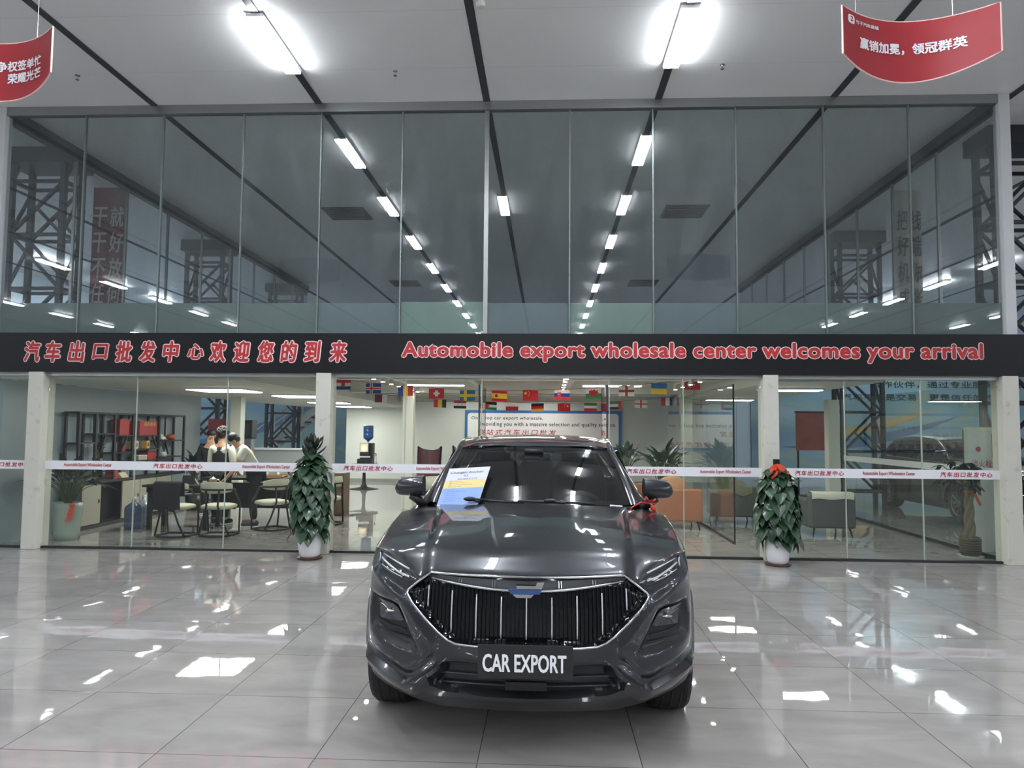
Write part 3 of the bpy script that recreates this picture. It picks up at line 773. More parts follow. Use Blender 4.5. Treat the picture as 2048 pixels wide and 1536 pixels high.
def build_wall():
    us, pts = car_points()
    lines = [(GRILLE, 1), (HEAD, 1), (FOG, 1), (INTK, 1)]
    for (yc, zc, R) in ARCH:
        a = []
        for k in range(61):
            t = math.pi*(-0.12+1.24*k/60); y = yc-R*math.cos(t); z = zc+R*math.sin(t)
            u0 = float(u_of_y(y)); zb = float(zbot(u0))
            a.append((u0, max(z, zb-0.02)))
        a += [(a[-1][0], 0.1), (a[0][0], 0.1)]
        lines.append((a, 1))
    clad = [(float(u), float(zbot(u))+.052 if u < 1.0 else .335) for u in np.arange(0, UMAX, 0.03)]+[(UMAX, .4)]
    co = []; edges = []
    for poly, closed in lines+[(clad, 0)]:
        o = len(co); co += [tuple(p) for p in poly]; n = len(poly)
        edges += [(o+i, o+(i+1) % n) for i in range(n if closed else n-1)]
    L = np.array(co)
    P = np.array([(p[0], p[1]) for p in pts]); fix = np.array([p[2] for p in pts])
    keep = np.ones(len(P), bool)
    for i in range(0, len(P), 2000):
        q = P[i:i+2000]; d = np.min(np.hypot(q[:, None, 0]-L[None, :, 0], q[:, None, 1]-L[None, :, 1]), axis=1)
        keep[i:i+2000] = (d > 0.0055) | fix[i:i+2000]
    P = P[keep]; o = len(co); co += [tuple(p) for p in P]
    # outer border as constraint
    bot = [i for i, p in enumerate(P)]
    v2, e2, f2, _, _, _ = delaunay_2d_cdt([Vector(c) for c in co], edges, [], 0, 1e-6)
    V = np.array([(v.x, v.y) for v in v2]); F = np.array([tuple(f) for f in f2])
    C = V[F].mean(axis=1); u, z = C[:, 0], C[:, 1]
    area = np.abs(np.cross(V[F[:, 1]]-V[F[:, 0]], V[F[:, 2]]-V[F[:, 0]]))
    ok = (z < ztop(u)+1e-5) & (z > zbot(u)-1e-5) & (u >= 0) & (u <= UMAX) & (area > 1e-9)
    for (yc, zc, R), (poly, _) in zip(ARCH, lines[4:]): ok &= sd_poly(u, z, poly) < 0
    reg = np.zeros(len(F), int)
    for k, (poly, _) in enumerate(lines[:4]): reg[sd_poly(u, z, poly) > 0] = k+1
    zc_ = np.interp(u, [c[0] for c in clad], [c[1] for c in clad])
    reg[(reg == 0) & (z < zc_)] = 5
    P3 = skin(V[:, 0], V[:, 1])
    return P3, F[ok], reg[ok]
def sub_mesh(P3, F, mirror=True):
    idx = np.unique(F); mp = {int(i): k for k, i in enumerate(idx)}
    vs = [tuple(P3[i]) for i in idx]; fs = [tuple(mp[int(i)] for i in f) for f in F]
    mb = MB(); mb.smooth = True; mb.add(vs, fs)
    if mirror: mb.add([(-x, y, z) for x, y, z in vs], [f[::-1] for f in fs])
    return mb

M_paint = mat('grey_metallic_paint', srgb(38, 40, 46), 0.30, 0.5, coat=1.0)
M_gloss = mat('gloss_black', (0.006, 0.006, 0.007), 0.06)
M_satin = mat('satin_black', (0.014, 0.014, 0.016), 0.4)
M_chrome = mat('dark_chrome', (0.55, 0.56, 0.58), 0.12, 1.0)
M_carglass = glass('tinted_car_glass', (0.60, 0.62, 0.63), gain=2.0, haze=0.03, hazecol=(0.5, 0.5, 0.52))
M_privacy = glass('privacy_glass', (0.12, 0.125, 0.13), gain=1.3)
M_lens = mat('lamp_lens_dark', (0.02, 0.021, 0.024), 0.05, coat=1.0)
M_drl = mat('lamp_light_guide', srgb(196, 198, 202), 0.25)
M_tire = mat('tyre_rubber', (0.012, 0.012, 0.012), 0.7)
M_rim = mat('alloy_rim', srgb(150, 152, 156), 0.25, 0.9)
M_int = mat('cabin_dark_fabric', (0.012, 0.012, 0.014), 0.75)
M_intlight = mat('cabin_pillar_trim', srgb(120, 120, 122), 0.7)

def build_car(label, x0, y0):
    car = thing('car', label, 'car', (x0, y0, 0))
    def part(mb, name, m, parent=None, **k): return mb.build(name, m, parent or car, local=True, **k)
    P3, F, reg = build_wall()
    part(sub_mesh(P3, F[reg == 0]), 'body_shell', M_paint, weld=True, auto=50)
    part(sub_mesh(P3, F[reg == 5]), 'lower_apron', M_satin, weld=True, auto=50)
    gr = part(sub_mesh(P3, F[reg == 1]), 'grille', M_gloss, weld=True, auto=50)
    it = part(sub_mesh(P3, F[reg == 4]), 'lower_intake', M_satin, weld=True, auto=50)
    hl, fg = [], []
    for s in (1, -1):
        for k, lst, nm, m in ((2, hl, 'headlight', M_lens), (3, fg, 'fog_light_pocket', M_satin)):
            mb = sub_mesh(P3, F[reg == k], mirror=False)
            if s < 0: mb.v = [(-x, y, z) for x, y, z in mb.v]; mb.f = [f[::-1] for f in mb.f]
            lst.append(part(mb, nm, m, weld=True, auto=50))
    def on_skin(pts, extra):     # (u, z) -> points
        a = np.array(pts); return [Vector(p) for p in skin(a[:, 0], a[:, 1], extra)]
    mir = lambda ps: [Vector((-p.x, p.y, p.z)) for p in ps]
    def rounded(path, k=2):
        return path
    # grille: bright rim, fins, nine bright bars, upper bar
    sel = [p for p in GRILLE if p[0] > 0]
    rim = on_skin(sel, -0.004)
    rim_full = rim + mir(rim)[::-1]
    part(MB().tube(rim_full, 0.0062, 8, closed=True), 'chrome_rim', M_chrome, gr, smooth=True)
    mf = MB()
    fin_u = np.arange(0.016, 0.60, 0.021)
    def span(x):
        zs = np.linspace(.56, .91, 120); uu = np.full(zs.shape, float(u_of_x(x)) if x > 0 else 0.0)
        i = np.where(sd_poly(uu, zs, GRILLE_S) > 0.012)[0]
        return (zs[i[0]], min(zs[i[-1]], .818+.06*(x/.6)**2)) if len(i) > 3 else None
    for x in fin_u:
        sp = span(x)
        if not sp: continue
        zs = np.linspace(sp[0], sp[1], 9); ps = on_skin([(float(u_of_x(x)), z) for z in zs], -0.012)
        mf.tube(ps, 0.0024, 5); mf.tube(mir(ps), 0.0024, 5)
    part(mf, 'fins', mat('fin_black', (0.008, 0.008, 0.009), 0.35, spec=0.25), gr, smooth=True)
    for i in range(-4, 5):
        x = abs(i)*0.1245; sp = span(max(x, 0.001))
        z0, z1 = sp[0]+0.022, min(sp[1]-0.022, .800+.042*(x/.5)**2)
        if abs(i) == 4: z0 = max(z0, .735)
        zs = np.linspace(z0, z1, 9); ps = on_skin([(float(u_of_x(max(x, 1e-6))), z) for z in zs], -0.019)
        if i < 0: ps = mir(ps)
        part(MB().tube(ps, [.0030]+[.0036]*7+[.0030], 6), 'chrome_bar', mat('satin_silver', srgb(225, 226, 230), .35, .5), gr, smooth=True)
    # upper strip of the grille: grey inner panel, curved bright wing, four pairs of ticks
    xs = np.linspace(-.50, .50, 41)
    zl = lambda x: .824+.050*(abs(x)/.5)**1.8; zu = lambda x: .872+.018*(abs(x)/.5)
    def sk(x, z, e):
        p = skin(np.array([float(u_of_x(abs(x)+1e-6))]), np.array([z]), e)[0]
        return Vector((math.copysign(p[0], x) if x else 0, p[1], p[2]))
    rows = [[sk(x, zl(x)+(zu(x)-zl(x))*k/3, -0.010-0.004*k) for k in range(4)] for x in xs]
    part(MB().grid(rows), 'upper_panel', mat('grey_inner_panel', srgb(92, 94, 98), 0.35, 0.3), gr, smooth=True)
    part(MB().tube([sk(x, zl(x)+.003, -0.024) for x in xs], [.003+.006*(1-(abs(x)/.5)**3) for x in xs], 8), 'chrome_wing', M_chrome, gr, smooth=True)
    mt = MB()
    for x in (-.335, -.165, .165, .335):
        for dx in (-.006, .006): mt.tube([sk(x+dx, zl(x)+.012, -0.026), sk(x+dx, zu(x)-.002, -0.026)], .0022, 5)
    part(mt, 'ticks', M_chrome, gr)
    # badge: blue bar between two bright angled bars
    bd = MB().prism([(-.090, .850), (.074, .850), (.064, .828), (-.074, .828)], -.035, -.008)
    bd = part(bd, 'badge', mat('badge_blue', srgb(38, 72, 128), 0.25, coat=1.0), gr)
    part(MB().prism([(-.05, .868), (.045, .868), (.052, .884), (.086, .884), (.074, .852), (-.045, .852)], -.030, -.006).prism([(-.066, .826), (.036, .826), (.022, .810), (-.048, .810)], -.032, -.006), 'chrome_mark', M_chrome, bd)
    # sharp blade on either side of the lower intake
    for s in (1, -1):
        bp = [p for p in BLADE]; N_ = len(bp); sec = []
        for i, (u, z) in enumerate(bp):
            f = min(1.0, i/6, (N_-1-i)/5)
            q = [(z+.026, .004), (z+.012, -.018*f), (z+.002, -.034*f), (z-.02, -.030*f), (z-.055, -.012*f), (z-.085, .006)]
            ps = [Vector(skin(np.array([u]), np.array([max(zz, float(zbot(u))+.004)]), e)[0]) for zz, e in q]
            sec.append(ps if s > 0 else mir(ps))
        part(MB().grid(sec), 'bumper_blade', M_paint, auto=35, weld=True)
    # lower intake slats and sensor plate
    ms = MB()
    for z in (.365, .415):
        ps = [sk(x, z+.004*(abs(x)/.4), -0.012) for x in np.linspace(-.43, .43, 31)]
        ms.tube(ps, .0055, 6)
    part(ms, 'slats', mat('slat_grey', srgb(44, 46, 50), 0.35), it, smooth=True)
    ms = MB()
    for sx in (-1, 1):
        for x in (.12, .24, .36): ms.bar(sk(sx*x, .345, .01), sk(sx*x, .46, .01), .006)
    part(ms, 'mesh_ribs', M_satin, it)
    part(MB().box((-.10, .01, .36), (.10, .03, .40)), 'sensor_cover', M_gloss, it)
    # lamps: light guides, fog reflectors
    for s, h, f in ((1, hl[0], fg[0]), (-1, hl[1], fg[1])):
        mg = MB()
        for ln, r in (([(.60, .868), (.66, .882), (.73, .912), (.775, .933)], .0055), ([(.60, .905), (.68, .932), (.765, .955)], .0045), ([(.64, .862), (.70, .878), (.77, .903)], .003), ([(.788, .915), (.792, .955)], .004)):
            dn = to_u(ln, 0.02, closed=False); ps = on_skin(dn, -0.004)
            mg.tube(ps if s > 0 else mir(ps), r, 6)
        part(mg, 'light_guide', M_drl, h, smooth=True)
        ol = on_skin([p for p in HEAD], -0.001)
        part(MB().tube(ol if s > 0 else mir(ol), .004, 6, closed=True), 'gasket', M_satin, h, smooth=True)
        # fog lamp: dark lens with a bright little reflector
        fl_ = to_u([(.81, .728), (.69, .722), (.64, .65), (.655, .642), (.80, .63)], 0.02)
        fp = on_skin(fl_, -0.016); c = sum(fp, Vector())/len(fp)
        if s < 0: fp = mir(fp); c.x = -c.x
        mb = MB(); mb.add(fp+[c], [(i, (i+1) % len(fp), len(fp)) if s < 0 else ((i+1) % len(fp), i, len(fp)) for i in range(len(fp))])
        part(mb, 'lens', mat('fog_lens', srgb(48, 50, 54), 0.12, coat=1.0), f)
        a = on_skin([(float(u_of_x(.72)), .682)], -0.022)[0]
        if s < 0: a.x = -a.x
        part(MB().ell(a, (.030, .010, .008), 12, 8), 'reflector', M_chrome, f, smooth=True)
        mb = MB()
        for z in (.565, .60):
            dn = to_u([(.62 if z < .58 else .63, z), (.72, z+.006), (.82, z+.015)], 0.02, closed=False); ps = on_skin(dn, -0.010)
            mb.tube(ps if s > 0 else mir(ps), .004, 6)
        part(mb, 'slats', M_satin, f, smooth=True)
    # number board with its white letters
    pl = part(MB().box((-.229, -.062, .438), (.225, -.048, .595)), 'number_board', mat('board_black', srgb(28, 28, 30), 0.45), bevel=.002)
    part(MB().text('CAR EXPORT', (-.006, -.064, .512), width=.395, height=.080, offset=.018), 'lettering', M_whttxt, pl)
    part(MB().box((-.15, -.048, .47), (.15, .05, .56)), 'bracket', M_satin, pl)

    # bonnet: spun between the nose line and the windscreen foot
    uend = float(u_of_y(1.27))
    hu = np.unique(np.concatenate([np.linspace(0, float(u_of_x(.5, .9)), 22), np.linspace(float(u_of_x(.5, .9)), float(u_of_x(.79, .96)), 16), np.linspace(float(u_of_x(.79, .96)), uend, 24)]))
    iu5 = float(u_of_x(.5, .9))
    zc_tab = ([0, .06, .10, .16, .25, .4, .6, .85, 1.1, 1.3, 1.6], [.895, .905, .928, .955, .983, 1.014, 1.042, 1.070, 1.097, 1.117, 1.14])
    def zH(x, y):
        base = np.interp(y, *zc_tab)-.026*(abs(x)/.6)**2
        xc = .49+.115*(y-.07)/1.15; t = np.clip((abs(x)-xc)/.022, 0, 1); base += .013*(1-t*t*(3-2*t))*np.clip((y-.06)/.1, 0, 1)
        xd = .22+.06*y; t = np.clip((abs(x)-xd)/.05, 0, 1); base += .008*(1-t*t*(3-2*t))*np.clip((y-.35)/.5, 0, 1)
        # raised rear edge over the scuttle
        return base
    top = skin(hu, ztop(hu)); rs = np.concatenate([np.linspace(0, .12, 7)[:-1], np.linspace(.12, 1, 30)])
    zcs = CubicTab(*zc_tab)
    rows = []
    for i, u in enumerate(hu):
        P = top[i]
        ex = P[0]*1.24 if u <= iu5 else .62+(.745-.62)*((u-iu5)/(uend-iu5))**.8
        ey = 1.235+.17*(ex/.70)**2
        r_ = []
        for r in rs:
            x = P[0]+(ex-P[0])*r; y = P[1]+(ey-P[1])*r
            ea = 1-(1-min(r/.16, 1))**2
            base = float(zcs(y))+float(zH(x, y))-float(np.interp(y, *zc_tab))
            r_.append((x, y, P[2]+(base-P[2])*ea))
        rows.append(r_)
    full = [[(-x, y, z) for x, y, z in q] for q in rows[:0:-1]]+rows
    part(MB().grid(full), 'bonnet', M_paint, auto=38, weld=True)
    # dark shut line along the lamp and wing
    cut = [Vector(rows[i][k]) for i, k in zip(range(len(hu)-20, 20, -1), [2]*200)]

    # scuttle and windscreen
    wb = lambda x: Vector((x, 1.335+.17*(x/.66)**2, 1.118-.012*(x/.66)**2))
    wt = lambda x: Vector((x, 2.02+.09*(x/.55)**2, 1.492-.022*(x/.55)**2))
    n = 32
    rows = []
    for i in range(n+1):
        f = -1+2*i/n; a, b = wb(f*.675), wt(f*.56); q = []
        for k in range(17):
            t = k/16; p = a.lerp(b, t); p += Vector((0, -.045, .04))*math.sin(math.pi*t)*(1-.35*f*f); q.append(p)
        rows.append(q)
    ws = part(MB().grid(rows), 'windscreen', M_carglass, smooth=True)
    WSROWS = rows
    mb = MB()
    off = lambda p: p+Vector((0, .004, -.004))
    mb.grid([[off(p) for p in q[:2]] for q in rows]); mb.grid([[off(p) for p in q[-2:]] for q in rows])
    mb.grid([[off(p) for p in q] for q in rows[:2]]); mb.grid([[off(p) for p in q] for q in rows[-2:]])
    part(mb, 'black_border', M_gloss, ws, smooth=True)
    mb = MB()
    e0 = [Vector((x, 1.225+.17*(x/.70)**2, 1.098)) for x in np.linspace(-.74, .74, 25)]
    mb.grid([[e, Vector((e.x*.93, e.y+.06, 1.088)), Vector((e.x*.91, e.y+.16, 1.106))] for e in e0])
    part(mb, 'scuttle', M_satin, smooth=True)
    for s, pts in ((0, [(-.35, 1.30, 1.135), (-.42, 1.33, 1.150), (-.60, 1.42, 1.137), (-.30, 1.345, 1.140), (-.05, 1.315, 1.128)]), (1, [(.22, 1.29, 1.133), (.12, 1.315, 1.146), (-.10, 1.315, 1.140), (.18, 1.325, 1.138), (.42, 1.36, 1.122)])):
        w = MB().tube([Vector(p) for p in pts[2:]], .009, 6).tube([Vector(p) for p in pts[:2]]+[Vector(pts[3])], .010, 6).ell(pts[1], (.045, .02, .016), 10, 8)
        part(w, 'wiper', M_satin, smooth=True)

    # pillars, roof, side and rear windows
    ys = np.linspace(0, 1, 25)
    def zr(y): return float(np.interp(y, [2.0, 2.2, 2.5, 2.9, 3.3, 3.7, 4.0, 4.12], [1.492, 1.527, 1.558, 1.575, 1.567, 1.538, 1.500, 1.478]))
    zr_s = CubicTab([2.0, 2.2, 2.5, 2.9, 3.3, 3.7, 4.0, 4.12], [1.492, 1.527, 1.558, 1.575, 1.567, 1.538, 1.500, 1.478])
    wr = lambda y: float(np.interp(y, [2.0, 2.6, 3.3, 4.12], [.56, .585, .575, .53]))
    rows = []
    for t in ys:
        q = []
        for i in range(29):
            f = -1+2*i/28; yf = 2.02+.09*f*f; y = yf+(4.10-.12*f*f-yf)*t
            w = wr(y); x = f*w
            z = float(zr_s(y))-.022*f*f-(.012*max(0, abs(f)-.85)/.15)
            q.append((x, y, z))
        rows.append(q)
    part(MB().grid(rows), 'roof', M_paint, smooth=True, weld=True)
    edge = {s: [Vector(q[-1 if s > 0 else 0]) for q in rows] for s in (1, -1)}
    rear_edge = [Vector(p) for p in rows[-1]]
    rail, belt = {}, {}
    for s in (1, -1):
        # cant rail from the windscreen foot to the tail: one strip in body colour
        inner = [WSROWS[-1 if s > 0 else 0][k] for k in range(17)]+edge[s][1:]
        path = []
        for p in inner:
            t = min(1, max(0, (p.y-1.5)/.65))
            o = Vector((s*(.125-.05*t), .03*(1-t)+.0, -.075+.02*(1-t)))
            m = Vector((s*(.066-.02*t), .0, .004))
            path.append((p, p+m*.6+Vector((0, -.012, .006)), p+m+Vector((0, 0, -.012)), p+o))
        rail[s] = [q[3] for q in path]
        mb = MB().grid([list(q) for q in path]); part(mb, 'cant_rail', M_paint, smooth=True, weld=True)
        # black door glass frame and tinted side glass
        r2 = rail[s]; ny = len(r2)
        zbelt = lambda y: float(np.interp(y, [1.3, 2.0, 3.2, 4.2], [1.045, 1.065, 1.10, 1.15]))
        bl = []
        for p in r2:
            y = p.y; zb = min(zbelt(y), p.z-.002); x = s*float(np.interp(y, [1.3, 1.7, 2.2, 3.4, 3.9, 4.2], [.80, .815, .825, .82, .79, .74]))
            bl.append(Vector((x, y, zb)))
        belt[s] = bl
        mb = MB(); mb.grid([[a.lerp(b, k/6)+Vector((s*.012*math.sin(math.pi*k/6), 0, 0)) for k in range(7)] for a, b in zip(bl, r2)])
        part(mb, 'side_glass', M_privacy, smooth=True)
        mb = MB(); mb.tube([p+Vector((s*.004, 0, 0)) for p in bl], .009, 6)
        part(mb, 'belt_trim', M_chrome, smooth=True)
        mb = MB()
        for yb in (2.52, 3.42):
            j = min(range(ny), key=lambda i: abs(r2[i].y-yb)); mb.bar(bl[j]+Vector((s*.010, 0, 0)), r2[j]+Vector((s*.010, 0, 0)), .09, .02)
        part(mb, 'door_pillar', M_gloss)
        # shoulder between the body side and the belt line
        us = np.unique(np.concatenate([np.linspace(float(u_of_y(1.255)), float(u_of_y(4.0)), 30), np.linspace(float(u_of_y(4.0)), UMAX, 24)]))
        tp = skin(us, ztop(us)); rows2 = []
        for p in tp:
            p = Vector((s*p[0], p[1], p[2]))
            if p.y < 4.05:
                xb = s*float(np.interp(p.y, [1.25, 1.7, 2.2, 3.4, 3.9, 4.2], [.745, .812, .825, .82, .79, .74])); b = Vector((xb, p.y+(0.14 if p.y < 1.4 else 0)*max(0, (1.4-p.y)/.15), max(zbelt(p.y), p.z+.005)))
                b.y = max(b.y, p.y)
            else: b = Vector((p.x*.86, min(p.y, 4.30), 1.13))
            m = (p+b)/2+Vector((s*.018 if p.y < 4.2 else 0, .012 if p.y > 4.2 else 0, .022))
            rows2.append([p, p.lerp(m, .55)+Vector((s*.006, 0, .006)), m, m.lerp(b, .6)+Vector((0, 0, .004)), b])
        part(MB().grid(rows2), 'shoulder', M_paint, smooth=True, weld=True)
        # door cuts and handles
        mb = MB()
        for yd in (1.40, 2.52, 3.42):
            u = float(u_of_y(yd)); zz = np.linspace(.36, float(ztop(u))-.01, 14); ps = [Vector(p) for p in skin(np.full(14, u), zz, -0.001)]
            mb.tube([Vector((s*p.x, p.y, p.z)) for p in ps], .003, 5)
        part(mb, 'door_gap', M_satin)
        for yd in (2.30, 3.22):
            p = skin(np.array([float(u_of_y(yd))]), np.array([.90]), -0.02)[0]
            part(MB().ell((s*p[0], yd, .90), (.016, .10, .016), 10, 8), 'door_handle', M_paint, smooth=True)
    # tail: rear window and lamps
    tb = [Vector((x, 4.34-.10*(x/.7)**2, 1.14)) for x in np.linspace(-.70, .70, 29)]
    part(MB().grid([[a.lerp(b, k/6)+Vector((0, .03*math.sin(math.pi*k/6), 0)) for k in range(7)] for a, b in zip(tb, rear_edge)]), 'rear_window', M_privacy, smooth=True)
    for s in (1, -1):
        mb = MB(); e = 28 if s > 0 else 0
        mb.grid([[tb[e].lerp(rear_edge[e], k/6), belt[s][-1].lerp(rail[s][-1], k/6)] for k in range(7)])
        part(mb, 'rear_pillar', M_paint, smooth=True)
        ps = [Vector(p) for p in skin(np.linspace(UMAX-.75, UMAX-.12, 14), np.full(14, .93), -0.006)]
        part(MB().tube([Vector((s*p.x, p.y, p.z)) for p in ps], .035, 8), 'tail_light', mat('tail_red', (0.25, 0.01, 0.01), 0.1, coat=1.0), smooth=True)

    # mirrors
    for s in (1, -1):
        mb = MB(); mb.smooth = True
        prof = []
        for k in range(13):      # from the inner, upright end to the rounded outer tip
            t = k/12; x = .765+.205*t
            hh = .074*(1-(.42*t)**1.5)*(1 if t < .75 else math.sqrt(max(0.0, 1-((t-.75)/.25)**2))*.98+.02); zc = 1.215-.012*t; dd = .085*(1-.45*t*t)*(1 if t < .75 else math.sqrt(max(0.0, 1-((t-.75)/.25)**2))*.95+.05)
            ring = []
            for j in range(20):
                a = 2*math.pi*j/20; f = lambda v: math.copysign(abs(v)**.72, v)
                ring.append((s*x, 1.50-dd*f(math.cos(a))+.02+.045*t*0, zc+hh*f(math.sin(a))*(1.0 if math.sin(a) > 0 else .86)))
            prof.append(ring)
        mb.grid(prof, closed=True); mb.f.append(tuple(range(20))); mb.mi.append(0); mb.sm.append(False); mb.f.append(tuple(range(12*20+19, 12*20-1, -1))); mb.mi.append(0); mb.sm.append(True)
        mr_ = part(mb, 'wing_mirror', M_paint, weld=True, auto=45)
        part(MB().grid([[(s*x, 1.535, z) for z in (1.165, 1.28)] for x in (.785, .93)]), 'mirror_glass', mat('mirror', (.8, .8, .8), .02, 1.0), mr_)
        part(MB().tube([(s*.755, 1.52, 1.075), (s*.80, 1.50, 1.125), (s*.85, 1.50, 1.158)], [.028, .03, .03], 8), 'mirror_foot', M_satin, mr_, smooth=True)

    # wheels
    tp = [(.20, -.085), (.235, -.105), (.29, -.113), (.325, -.108), (.343, -.085), (.345, 0), (.343, .085), (.325, .108), (.29, .113), (.235, .105), (.20, .085)]
    first = None
    for yc in (.87, 3.58):
        for s in (1, -1):
            xc = s*.795
            w = part(MB().lathe(tp, (xc, yc, .345), 40, 'x', caps=False), 'wheel', M_tire, auto=30)
            mt_ = MB()
            for gx in (-.05, 0, .05): mt_.tube([(xc+gx, yc+.3445*math.cos(2*math.pi*k/40), .345+.3445*math.sin(2*math.pi*k/40)) for k in range(40)], .004, 5, closed=True)
            part(mt_, 'tread_groove', M_black, w)
            mr2 = MB(); xo = xc+s*.095
            mr2.lathe([(.235, s*.0), (.232, s*.012), (.215, s*.006), (.212, -s*.08)], (xo, yc, .345), 40, 'x', caps=False)
            for k in range(10):
                a = 2*math.pi*k/10
                for da in (-.10, .10):
                    mr2.bar((xo-s*.03, yc+.05*math.cos(a), .345+.05*math.sin(a)), (xo-s*.002, yc+.222*math.cos(a+da), .345+.222*math.sin(a+da)), .016, .018)
            mr2.lathe([(.06, -s*.05), (.055, s*.0), (0, s*.004)], (xo-s*.015, yc, .345), 20, 'x')
            part(mr2, 'rim', M_rim, w)
            part(MB().lathe([(.15, -.01), (.15, .01)], (xc+s*.03, yc, .345), 24, 'x'), 'brake_disc', mat('disc_steel', srgb(110, 110, 112), .3, 1.0), w)
            # dark arch liner
    ml = MB()
    for yc in (.87, 3.58):
        for s in (1, -1):
            r1 = []
            for k in range(21):
                t = math.pi*k/20; r1.append([(s*x, yc-.395*math.cos(t), .345+.395*math.sin(t)) for x in (.55, .86)])
            ml.grid(r1)
            ml.box((min(s*.55, s*.53), yc-.39, .3), (max(s*.55, s*.53), yc+.4, .745))
    ml.box((-.86, 1.28, .20), (.86, 3.17, .30)); ml.box((-.54, .30, .25), (.54, 4.3, .29)); ml.box((-.54, .45, .28), (.54, 1.2, .85))
    part(ml, 'underbody', M_satin)

    # cabin: dashboard, wheel, seats, mirror, trim
    md = MB(); md.smooth = True
    dp = []
    for x in np.linspace(-.70, .70, 15):
        h = .012*math.exp(-((x-.34)/.16)**2)*3
        dp.append([(x, 1.40+.10*(x/.7)**2, 1.075), (x, 1.62, 1.075+h), (x, 1.86, 1.035+h), (x, 1.93, .98), (x, 1.93, .6)])
    part(md.grid(dp), 'dashboard', M_int)
    c = Vector((.34, 2.05, .985)); R_ = rx(math.radians(-62))
    sw = MB().tube([c+R_ @ Vector((.185*math.cos(2*math.pi*k/32), .185*math.sin(2*math.pi*k/32), 0)) for k in range(32)], .015, 8, closed=True)
    for a in (0, math.pi, -math.pi/2): sw.bar(c, c+R_ @ Vector((.18*math.cos(a), .18*math.sin(a), 0)), .04, .02)
    sw.ell(c, (.06, .04, .06), 12, 8)
    part(sw, 'steering_wheel', mat('steering_grey', srgb(52, 53, 56), .5), smooth=True)
    for (sx, sy, hw) in ((-.37, 2.55, .25), (.37, 2.55, .25), (-.40, 3.40, .24), (0, 3.42, .20), (.40, 3.40, .24)):
        st = MB(); st.ell((sx, sy+.10, .72), (hw, .30, .12), 20, 12, None, .6)
        st = part(st, 'seat', M_int, smooth=True)
        part(MB().ell((sx, sy+.34, 1.02), (hw, .09, .33), 20, 14, rx(math.radians(-14)), .6), 'backrest', M_int, st, smooth=True)
        part(MB().ell((sx, sy+.42, 1.375), (hw*.55, .06, .085), 16, 10, None, .65).tube([(sx-.05, sy+.42, 1.2), (sx-.05, sy+.42, 1.36)], .007, 6).tube([(sx+.05, sy+.42, 1.2), (sx+.05, sy+.42, 1.36)], .007, 6), 'headrest', M_int, st, smooth=True)
    part(MB().ell((0, 1.93, 1.415), (.12, .02, .035), 16, 10, None, .6).box((-.07, 1.84, 1.44), (.07, 1.95, 1.475)), 'inner_mirror', M_black, smooth=True)
    for s in (1, -1):
        part(MB().tube([(s*.66, 1.62, 1.13), (s*.60, 1.98, 1.36), (s*.545, 2.16, 1.455)], .018, 6), 'pillar_trim', M_intlight, smooth=True)
    part(MB().box((-.55, 2.1, 1.44), (.55, 2.6, 1.452)), 'headlining', mat('headlining_grey', srgb(130, 130, 132), .8))
    part(MB().box((-.80, 1.45, .30), (.80, 4.30, .34)).box((-.62, 1.3, .34), (.62, 1.42, 1.05)), 'cabin_floor', M_int)
    # roof aerial
    part(MB().prism([(-.006, 1.50), (.006, 1.50), (.004, 1.56), (-.004, 1.56)], 3.86, 3.93), 'aerial_fin', M_satin)
    return car
class CubicTab:
    """smooth curve through a short table (monotone-ish cubic)"""
    def __init__(s, x, y):
        s.x = np.array(x, float); s.y = np.array(y, float); d = np.diff(s.y)/np.diff(s.x)
        m = np.zeros(len(s.x)); m[1:-1] = (d[1:]+d[:-1])/2; m[0], m[-1] = d[0], d[-1]; s.m = m
    def __call__(s, q):
        q = min(max(q, s.x[0]), s.x[-1]); i = int(min(max(np.searchsorted(s.x, q)-1, 0), len(s.x)-2)); h = s.x[i+1]-s.x[i]; t = (q-s.x[i])/h
        return (2*t**3-3*t**2+1)*s.y[i]+(t**3-2*t**2+t)*h*s.m[i]+(-2*t**3+3*t**2)*s.y[i+1]+(t**3-t**2)*h*s.m[i+1]
CX, CY = -0.095, 3.60
car = build_car('dark grey crossover car parked on the tiles in front of the glass', CX, CY)
# ================================================================== THE GLAZED ROOM
YB = 22.0
M_deck = mat('mezzanine_deck', srgb(168, 168, 162), 0.6, var=0.04)
M_soff = mat('plaster_ceiling', srgb(200, 200, 192), 0.6)
M_wallw = mat('room_wall', srgb(214, 216, 212), 0.55, var=0.03, vscale=1.5)
structure(MB().box((XL, D+0.07, 2.62), (XR, YB, 2.78)).build('ceiling', M_deck))
structure(MB().box((XL, D+0.07, 2.25), (-4.02, YB, 2.29)).box((-4.04, D+0.07, 2.29), (-4.02, YB, 2.62)).build('ceiling', M_soff))
structure(MB().box((2.92, D+0.07, 2.26), (4.3, 16.5, 2.30)).box((2.92, D+0.07, 2.30), (2.94, 16.5, 2.62)).box((4.28, D+0.07, 2.30), (4.3, 16.5, 2.62)).build('ceiling', M_soff))
for i, (y, zz) in enumerate(((12.3, 2.46), (14.72, 2.36), (17.4, 2.44), (19.8, 2.36))):
    structure(MB().box((-4.0, y-0.07, zz), (2.9, y+0.07, 2.62)).box((-4.0, y-0.11, zz-0.012), (2.9, y+0.11, zz)).build('trim_%d' % (130+i), M_white))
for i, x in enumerate((-1.35, 0.42, 1.9)):
    structure(MB().box((x-0.06, D+0.1, 2.47), (x+0.06, YB, 2.62)).build('trim_%d' % (140+i), M_white))
structure(MB().box((-6.1, YB, 0), (4.6, YB+0.12, 2.62)).build('wall_room_back', M_wallw))
